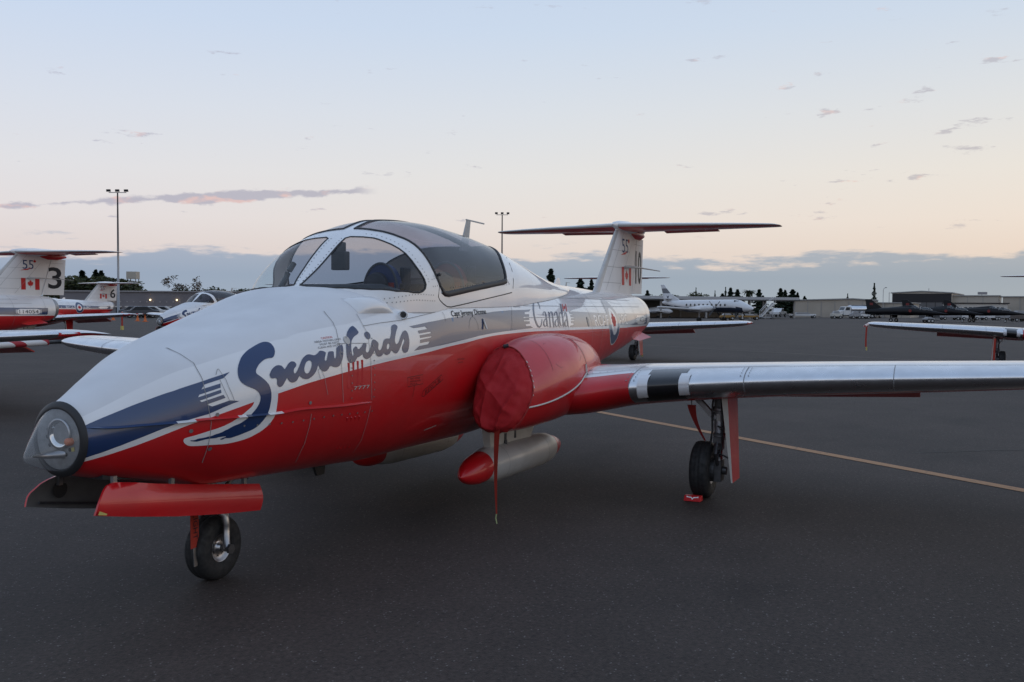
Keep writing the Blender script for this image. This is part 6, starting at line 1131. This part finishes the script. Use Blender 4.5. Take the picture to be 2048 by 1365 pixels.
for k, (u, D, lab) in enumerate(((1853, 120, 'leftmost of three black two-seat jets, its whole fin in view'), (1924, 124, 'middle one of the three parked black two-seat jets'), (2010, 124, 'rightmost black two-seat jet, nose near the picture edge'))):
    o = bj if k == 0 else copy_tree(bj); x, y = place(u, D); rz = heading(ph); o.scale = (S_,)*3; o.rotation_euler = (0, 0, rz); c, s = math.cos(rz)*S_*3.5, math.sin(rz)*S_*3.5; o.location = (x-c, y-s, 0); tag(o, lab, 'jet', 'parked black jets')
def turboprop():
    T_ = thing('turboprop', 'white and navy twin turboprop airliner parked by the shelter', 'airplane')
    st = [(0, 0, 1.75, .05, .05), (.4, 0, 1.78, .32, .30), (1.4, 0, 1.90, .62, .60), (2.4, 0, 2.05, .80, .82), (3.2, 0, 2.12, .85, .86), (12.2, 0, 2.12, .85, .86), (14.5, 0, 2.30, .62, .62), (16.5, 0, 2.50, .34, .38), (17.6, 0, 2.58, .14, .18)]
    n = 28; v = [(x, y+w*math.cos(2*math.pi*k/n), z+h*math.sin(2*math.pi*k/n)) for x, y, z, w, h in st for k in range(n)]; f = grid_faces(len(st), n, cv=True); me = bpy.data.meshes.new('fuselage'); me.from_pydata(v, [], f); me.materials.append(M['airliner_white']); me.materials.append(M['navy'])
    for q in me.polygons:
        z = sum(me.vertices[i].co.z for i in q.vertices)/4; x = sum(me.vertices[i].co.x for i in q.vertices)/4; q.material_index = 1 if z < 1.86+.02*x and x > 1.0 else 0; q.use_smooth = True
    fu = link('fuselage', me, T_)
    for k in range(10):
        for s in (-1, 1): mb = MB(); mb.lathe([(.872, .002), (.866, .17)], (0, s, .12), (4.3+.82*k, 0, 2.16), 10); mb.build('window', 'dark_glass', fu)
    for s in (-1, 1): mb = MB(); mb.hull8([(2.15, s*.40, 2.62), (2.9, s*.62, 2.66), (2.9, s*.60, 2.70), (2.2, s*.38, 2.66), (2.5, s*.44, 2.80), (3.0, s*.50, 2.88), (3.0, s*.46, 2.90), (2.55, s*.40, 2.83)]); mb.build('cockpit_window', 'dark_glass', fu)
    mb = MB(); mb.hull8([(1.95, -.34, 2.58), (2.15, -.40, 2.6), (2.15, .40, 2.6), (1.95, .34, 2.58), (2.42, -.30, 2.84), (2.5, -.40, 2.82), (2.5, .40, 2.82), (2.42, .30, 2.84)]); mb.build('cockpit_window', 'dark_glass', fu)
    for s in (-1, 1):
        slab('wing', [(6.6, s*.5, 1.55), (9.0, s*.5, 1.50), (8.8, s*8.6, 1.95), (7.9, s*8.6, 1.98)], .20, 'airliner_white', T_)
        na = loft('engine_nacelle', [(4.9, s*2.3, 1.80, .14, .14), (5.1, s*2.3, 1.82, .28, .30), (5.8, s*2.3, 1.80, .38, .44), (7.5, s*2.3, 1.75, .38, .44), (9.6, s*2.3, 1.70, .15, .2)], 'airliner_white', T_, 18)
        mb = MB(); mb.lathe([(4.45, .01), (4.6, .12), (4.9, .17)], (1, 0, 0), (0, s*2.3, 1.80), 14); mb.build('spinner', 'steel_grey', na, True)
        for k in range(4):
            a = R(45)+k*math.pi/2; d = Vector((0, math.cos(a), math.sin(a))); e = Vector((.5, -math.sin(a)*.8, math.cos(a)*.8)); c = Vector((4.68, s*2.3, 1.80)); mb = MB(); p = lambda r, w: [c+d*r-e*w, c+d*r+e*w]
            q = p(.12, .06)+p(1.32, .10)[::-1]; mb.add(q+[x+Vector((.03, 0, 0)) for x in q], [(0, 1, 2, 3), (7, 6, 5, 4), (0, 4, 5, 1), (1, 5, 6, 2), (2, 6, 7, 3), (3, 7, 4, 0)]); mb.build('propeller_blade', 'black_satin', na)
        for yy in (-.14, .14): mb = MB(); mb.lathe([(-.09, .05), (-.09, .26), (0, .31), (.09, .26), (.09, .05)], (0, 1, 0), (7.6, s*2.3+yy, .31), 18, True); mb.build('tyre', 'tyre', T_, True)
        mb = MB(); mb.tube([(7.6, s*2.3, .31), (7.5, s*2.3, 1.5)], .08, 8); mb.build('main_leg', 'steel_grey', T_)
        slab('tailplane', [(15.6, s*.1, 3.15), (17.0, s*.1, 3.12), (17.5, s*2.4, 3.2), (16.9, s*2.4, 3.2)], .10, 'airliner_white', T_)
    slab('fin', [(13.6, 0, 2.75), (17.3, 0, 2.7), (17.6, 0, 3.9), (16.0, 0, 3.9)], .14, 'airliner_white', T_, True); slab('fin_tip', [(16.0, 0, 3.91), (17.6, 0, 3.91), (17.85, 0, 4.6), (16.8, 0, 4.6)], .135, 'fin_grey', T_, True); slab('fin_tip', [(16.8, 0, 4.61), (17.85, 0, 4.61), (18.1, 0, 5.15), (17.3, 0, 5.15)], .13, 'airliner_white', T_, True)
    mb = MB(); mb.prism([(16.2, 3.6), (16.45, 3.45), (16.7, 3.6), (16.55, 3.15), (16.35, 3.15)], 1, -.09, .09); mb.build('tail_emblem', 'navy', T_)
    for yy in (-.1, .1): mb = MB(); mb.lathe([(-.06, .04), (-.06, .2), (0, .24), (.06, .2), (.06, .04)], (0, 1, 0), (1.9, yy, .24), 16, True); mb.build('tyre', 'tyre', T_, True)
    mb = MB(); mb.tube([(1.9, 0, .24), (1.95, 0, 1.4)], .06, 8); mb.build('nose_leg', 'seat_pale', T_)
    return T_
tp_ = turboprop(); rz = heading(R(58)); x, y = place(1485, 110); S_ = .87; tp_.scale = (S_,)*3; tp_.rotation_euler = (0, 0, rz); tp_.location = (x-math.cos(rz)*S_*1.9, y-math.sin(rz)*S_*1.9, 0)
# small parked planes in the shade of the shelter
for k, (u, lab) in enumerate(((1302, 'small light plane in shelter shade, nearest the jet tail'), (1345, 'small light plane in shelter shade left of the turboprop'))):
    T_ = thing('light_plane', lab, 'airplane', (*place(u, 152+2*k), 0), heading(R(20)), 'light planes in the shelter')
    loft('fuselage', [(0, 0, 1.0, .1, .1), (.5, 0, 1.05, .4, .4), (1.8, 0, 1.25, .5, .6), (3.0, 0, 1.2, .42, .5), (5.8, 0, 1.2, .08, .15)], 'airliner_white', T_, 14); slab('fin', [(5.0, 0, 1.2), (5.9, 0, 1.2), (6.1, 0, 2.1), (5.7, 0, 2.1)], .08, 'airliner_white', T_, True)
    for s in (-1, 1):
        slab('wing', [(1.3, s*.3, 1.9-.9*k), (2.7, s*.3, 1.9-.9*k), (2.6, s*4.6, 2.0-.9*k), (1.5, s*4.6, 2.0-.9*k)], .12, 'airliner_white', T_); slab('tailplane', [(5.1, 0, 1.25), (5.9, 0, 1.25), (5.9, s*1.5, 1.25), (5.4, s*1.5, 1.25)], .06, 'airliner_white', T_)
        mb = MB(); mb.lathe([(-.06, .03), (-.06, .2), (.06, .2), (.06, .03)], (0, 1, 0), (2.2, s*1.0, .2), 14, True); mb.build('tyre', 'tyre', T_); mb = MB(); mb.tube([(2.2, s*1.0, .2), (2.1, s*.3, .9)], .05, 6); mb.build('leg', 'steel_grey', T_)
    mb = MB(); mb.lathe([(-.06, .03), (-.06, .18), (.06, .18), (.06, .03)], (0, 1, 0), (.5, 0, .18), 14, True); mb.build('tyre', 'tyre', T_); mb = MB(); mb.hull8([(1.1, -.45, 1.5), (2.2, -.45, 1.5), (2.2, .45, 1.5), (1.1, .45, 1.5), (1.5, -.35, 1.85), (2.1, -.35, 1.85), (2.1, .35, 1.85), (1.5, .35, 1.85)]); mb.build('cabin_glass', 'dark_glass', T_)
# ---------------------------------------------------------------- ground vehicles
mat('tank_chrome', (.72, .73, .75), .22, metal=.9, noise_amt=.08, noise_scale=2); mat('cab_white', (.62, .62, .62), .35, coat=.6); mat('gse_yellow', (.28, .15, .03), .6); mat('gse_grey', (.30, .30, .31), .5); mat('cone_orange', (.55, .12, .02), .6); mat('car_dark', (.05, .055, .07), .3, coat=.8); mat('tarp_brown', (.11, .09, .08), .8)
def tyres(T_, spots, r=.5, w=.3):
    for x, y in spots:
        mb = MB(); mb.lathe([(-w/2, r*.4), (-w/2, r*.9), (-w*.35, r), (w*.35, r), (w/2, r*.9), (w/2, r*.4)], (0, 1, 0), (x, y, r), 18, True); t_ = mb.build('tyre', 'tyre', T_, True); mb = MB(); mb.lathe([(-w/2-.01, .01), (-w/2-.01, r*.5), (w/2+.01, r*.5), (w/2+.01, .01)], (0, 1, 0), (x, y, r), 14); mb.build('rim', 'seat_pale', t_)
def fueltruck(u, D, rz, label):
    T_ = thing('fuel_truck', label, 'truck', (*place(u, D), 0), rz, 'fuel trucks')
    mb = MB(); mb.prism([(0, .7), (0, 1.25), (.3, 1.55), (1.5, 1.7), (1.5, .7)], 1, -.95, .95); mb.build('bonnet', 'cab_white', T_, bevel=.08)
    mb = MB(); mb.prism([(1.5, .7), (1.5, 1.7), (1.95, 2.55), (3.2, 2.6), (3.2, .7)], 1, -1.1, 1.1); cb = mb.build('cab', 'cab_white', T_, bevel=.06)
    mb = MB(); mb.hull8([(1.53, -.95, 1.78), (1.53, .95, 1.78), (1.60, .95, 1.78), (1.60, -.95, 1.78), (1.88, -.9, 2.45), (1.88, .9, 2.45), (1.97, .9, 2.45), (1.97, -.9, 2.45)]); mb.build('windscreen', 'dark_glass', cb)
    for s in (-1, 1): mb = MB(); mb.prism([(1.85, 1.75), (2.1, 2.4), (2.95, 2.4), (2.95, 1.75)], 1, s*1.09, s*1.115); mb.build('side_window', 'dark_glass', cb)
    loft('tank', [(3.4, 0, 2.0, .5, .4), (3.45, 0, 2.0, 1.15, .85), (9.2, 0, 2.0, 1.15, .85), (9.25, 0, 2.0, .5, .4)], 'tank_chrome', T_, 26)
    mb = MB(); mb.box((0.2, -.5, .55), (9.2, .5, .85)); mb.build('chassis', 'black_satin', T_); mb = MB(); mb.box((3.6, -1.2, .5), (6.0, 1.2, 1.25)); mb.build('pump_cabinet', 'gse_grey', T_)
    for s in (-1, 1):
        for k in range(3): mb = MB(); mb.box((3.7+.76*k, s*1.195-.01, .55), (4.4+.76*k, s*1.215+.01, 1.2)); mb.build('cabinet_door', 'shelter_dark', T_)
    mb = MB(); mb.box((3.6, -.5, 2.84), (9.0, .5, 2.92)); mb.build('walkway', 'gse_grey', T_)
    tyres(T_, [(.9, -1.0), (.9, 1.0), (7.2, -1.0), (7.2, 1.0), (8.3, -1.0), (8.3, 1.0)]); T_.scale = (.78,)*3
    return T_
fueltruck(1669, 165, math.atan2(_rt.y, _rt.x)+R(12), 'fuel truck with white cab and shiny tank before the low hangar'); fueltruck(1738, 172, math.atan2(_rt.y, _rt.x)+R(60), 'second tank truck half hidden behind the leftmost black jet fin')
x, y = place(1548, 185); T_ = thing('pickup_truck', 'white pickup truck parked right of the boarding stairs', 'pickup', (x, y, 0), math.atan2(_rt.y, _rt.x)+R(58)); mb = MB(); mb.prism([(0, .45), (0, .95), (1.3, 1.05), (1.9, 1.65), (3.1, 1.65), (3.3, 1.0), (5.0, 1.0), (5.0, .45)], 1, -.9, .9); mb.build('body', 'cab_white', T_, bevel=.06); mb = MB(); mb.prism([(1.55, 1.08), (1.98, 1.57), (3.0, 1.57), (3.15, 1.08)], 1, -.915, .915); mb.build('side_glass', 'dark_glass', T_); tyres(T_, [(.9, -.85), (.9, .85), (4.0, -.85), (4.0, .85)], .36, .22)
x, y = place(1516, 150); T_ = thing('boarding_stairs', 'white mobile boarding stairs beside the turboprop nose', 'stairs', (x, y, 0), math.atan2(_rt.y, _rt.x))
for k in range(12): mb = MB(); mb.box((.3+.17*k, -.5, .3+.19*k), (.55+.17*k, .5, .36+.19*k)); mb.build('step', 'cab_white', T_)
for s in (-.5, .5):
    mb = MB(); mb.hull8([(.2, s-.03, .2), (.4, s-.03, .2), (.4, s+.03, .2), (.2, s+.03, .2), (2.2, s-.03, 2.5), (2.5, s-.03, 2.5), (2.5, s+.03, 2.5), (2.2, s+.03, 2.5)]); mb.build('stringer', 'cab_white', T_); mb = MB(); mb.tube([(.3, s, .3), (.3, s, 1.2), (2.3, s, 3.4), (2.5, s, 2.5)], .035, 6); mb.build('handrail', 'cab_white', T_)
mb = MB(); mb.tube([(2.3, -.45, 2.4), (2.0, -.45, .3)], .05, 6); mb.tube([(2.3, .45, 2.4), (2.0, .45, .3)], .05, 6); mb.box((.1, -.45, .15), (2.4, .45, .28)); mb.build('trolley', 'gse_grey', T_); tyres(T_, [(.4, -.55), (.4, .55), (2.1, -.55), (2.1, .55)], .16, .1)
def cart(u, D, L_, h, material, label, cat, rz=0.):
    T_ = thing('service_cart', label, cat, (*place(u, D), 0), math.atan2(_rt.y, _rt.x)+rz, 'service carts on the apron')
    mb = MB(); mb.box((0, -.6, .35), (L_, .6, .35+h*.55)); mb.build('body', material, T_, bevel=.05); mb = MB(); mb.prism([(.15*L_, .36+h*.55), (.25*L_, .35+h), (.7*L_, .35+h), (.8*L_, .36+h*.55)], 1, -.5, .5); mb.build('hood', 'gse_grey', T_, bevel=.04); mb = MB(); mb.tube([(L_, 0, .4), (L_+.9, 0, .25)], .04, 6); mb.build('tow_bar', 'dark_metal', T_); tyres(T_, [(.3, -.6), (.3, .6), (L_-.3, -.6), (L_-.3, .6)], .25, .15)
cart(1440, 130, 1.8, .55, 'gse_yellow', 'yellow service cart under the turboprop', 'cart'); cart(1478, 135, 2.6, .45, 'gse_yellow', 'long yellow cart behind the turboprop nose leg', 'cart'); cart(1580, 165, 4.2, .6, 'cab_white', 'white low trailer right of the pickup', 'trailer')
for k, u in enumerate((1700, 1718, 1662)): cart(u, 160, 1.6, .9, ('gse_grey', 'cab_white', 'cream_paint')[k], ('grey cart behind the black jet tail', 'white cart behind the black jet tail', 'pale crate cart left of the fuel truck')[k], 'cart')
cart(1848, 116, 1.0, .35, 'gse_grey', 'small grey box cart by the leftmost black jet nose wheel', 'cart')
for k, (u, c_) in enumerate(((1882, 'gse_grey'), (1920, 'cab_white'), (1964, 'cab_white'), (1985, 'gse_grey'))): cart(u, 150, 2.6, 1.0, c_, ('grey tug behind the middle black jet nose', 'white tug between the middle and right black jets', 'white tug behind the rightmost black jet', 'grey tug under the rightmost black jet nose')[k], 'tug')
for k, u in enumerate((2024, 2044)): cart(u, 135, 1.9, 1.15, 'tarp_brown', ('brown covered cart at the right edge, left one', 'brown covered cart at the right edge, right one')[k], 'cart')
def car(u, D, rz, material, label):
    T_ = thing('parked_car', label, 'car', (*place(u, D), 0), rz, 'cars by the grey building'); mb = MB(); mb.prism([(0, .35), (.05, .8), (.9, .92), (1.5, 1.4), (2.9, 1.42), (3.6, 1.0), (4.3, .92), (4.4, .35)], 1, -.85, .85); b_ = mb.build('body', material, T_, bevel=.08); mb = MB(); mb.prism([(1.1, .95), (1.58, 1.34), (2.82, 1.35), (3.35, .98)], 1, -.86, .86); mb.build('side_glass', 'dark_glass', b_); tyres(T_, [(.85, -.78), (.85, .78), (3.5, -.78), (3.5, .78)], .32, .2)
    for s in (-.6, .6): mb = MB(); mb.box((-.02, s-.15, .6), (.06, s+.15, .75)); mb.build('headlight', 'seat_pale', b_)
car(243, 118, math.atan2(_rt.y, _rt.x)+R(25), 'car_dark', 'dark car parked left of the grey building lamps'); car(262, 122, math.atan2(_rt.y, _rt.x)+R(15), 'cab_white', 'pale car beside the dark one by the grey building'); car(306, 124, math.atan2(_rt.y, _rt.x)+R(170), 'car_dark', 'dark car peeking over the far left wing'); car(285, 128, math.atan2(_rt.y, _rt.x)+R(10), 'gse_grey', 'grey car between the dark cars by the building')
for k, (u, D) in enumerate(((226, 100), (275, 95), (290, 92))):
    T_ = thing('traffic_cone', ('orange cone by the 6 jet wing', 'left orange cone under the far jet wing', 'right orange cone under the far jet wing')[k], 'cone', (*place(u, D), 0), 0, 'orange cones on the apron'); mb = MB(); mb.lathe([(.04, .16), (.35, .09), (.7, .03)], (0, 0, 1), (0, 0, 0), 14, True); mb.build('cone_body', 'cone_orange', T_, True); mb = MB(); mb.box((-.2, -.2, 0), (.2, .2, .04)); mb.build('base', 'cone_orange', T_)
x, y = place(244, 62); T_ = thing('marker_post', 'thin red marker post standing on the apron left of the far nose', 'post', (x, y, 0)); mb = MB(); mb.tube([(0, 0, .25), (0, 0, 1.15)], .05, 8); mb.build('post', 'strap_red', T_); mb = MB(); mb.box((-.07, -.07, 0), (.07, .07, .25)); mb.build('foot', 'yellow_chip', T_)
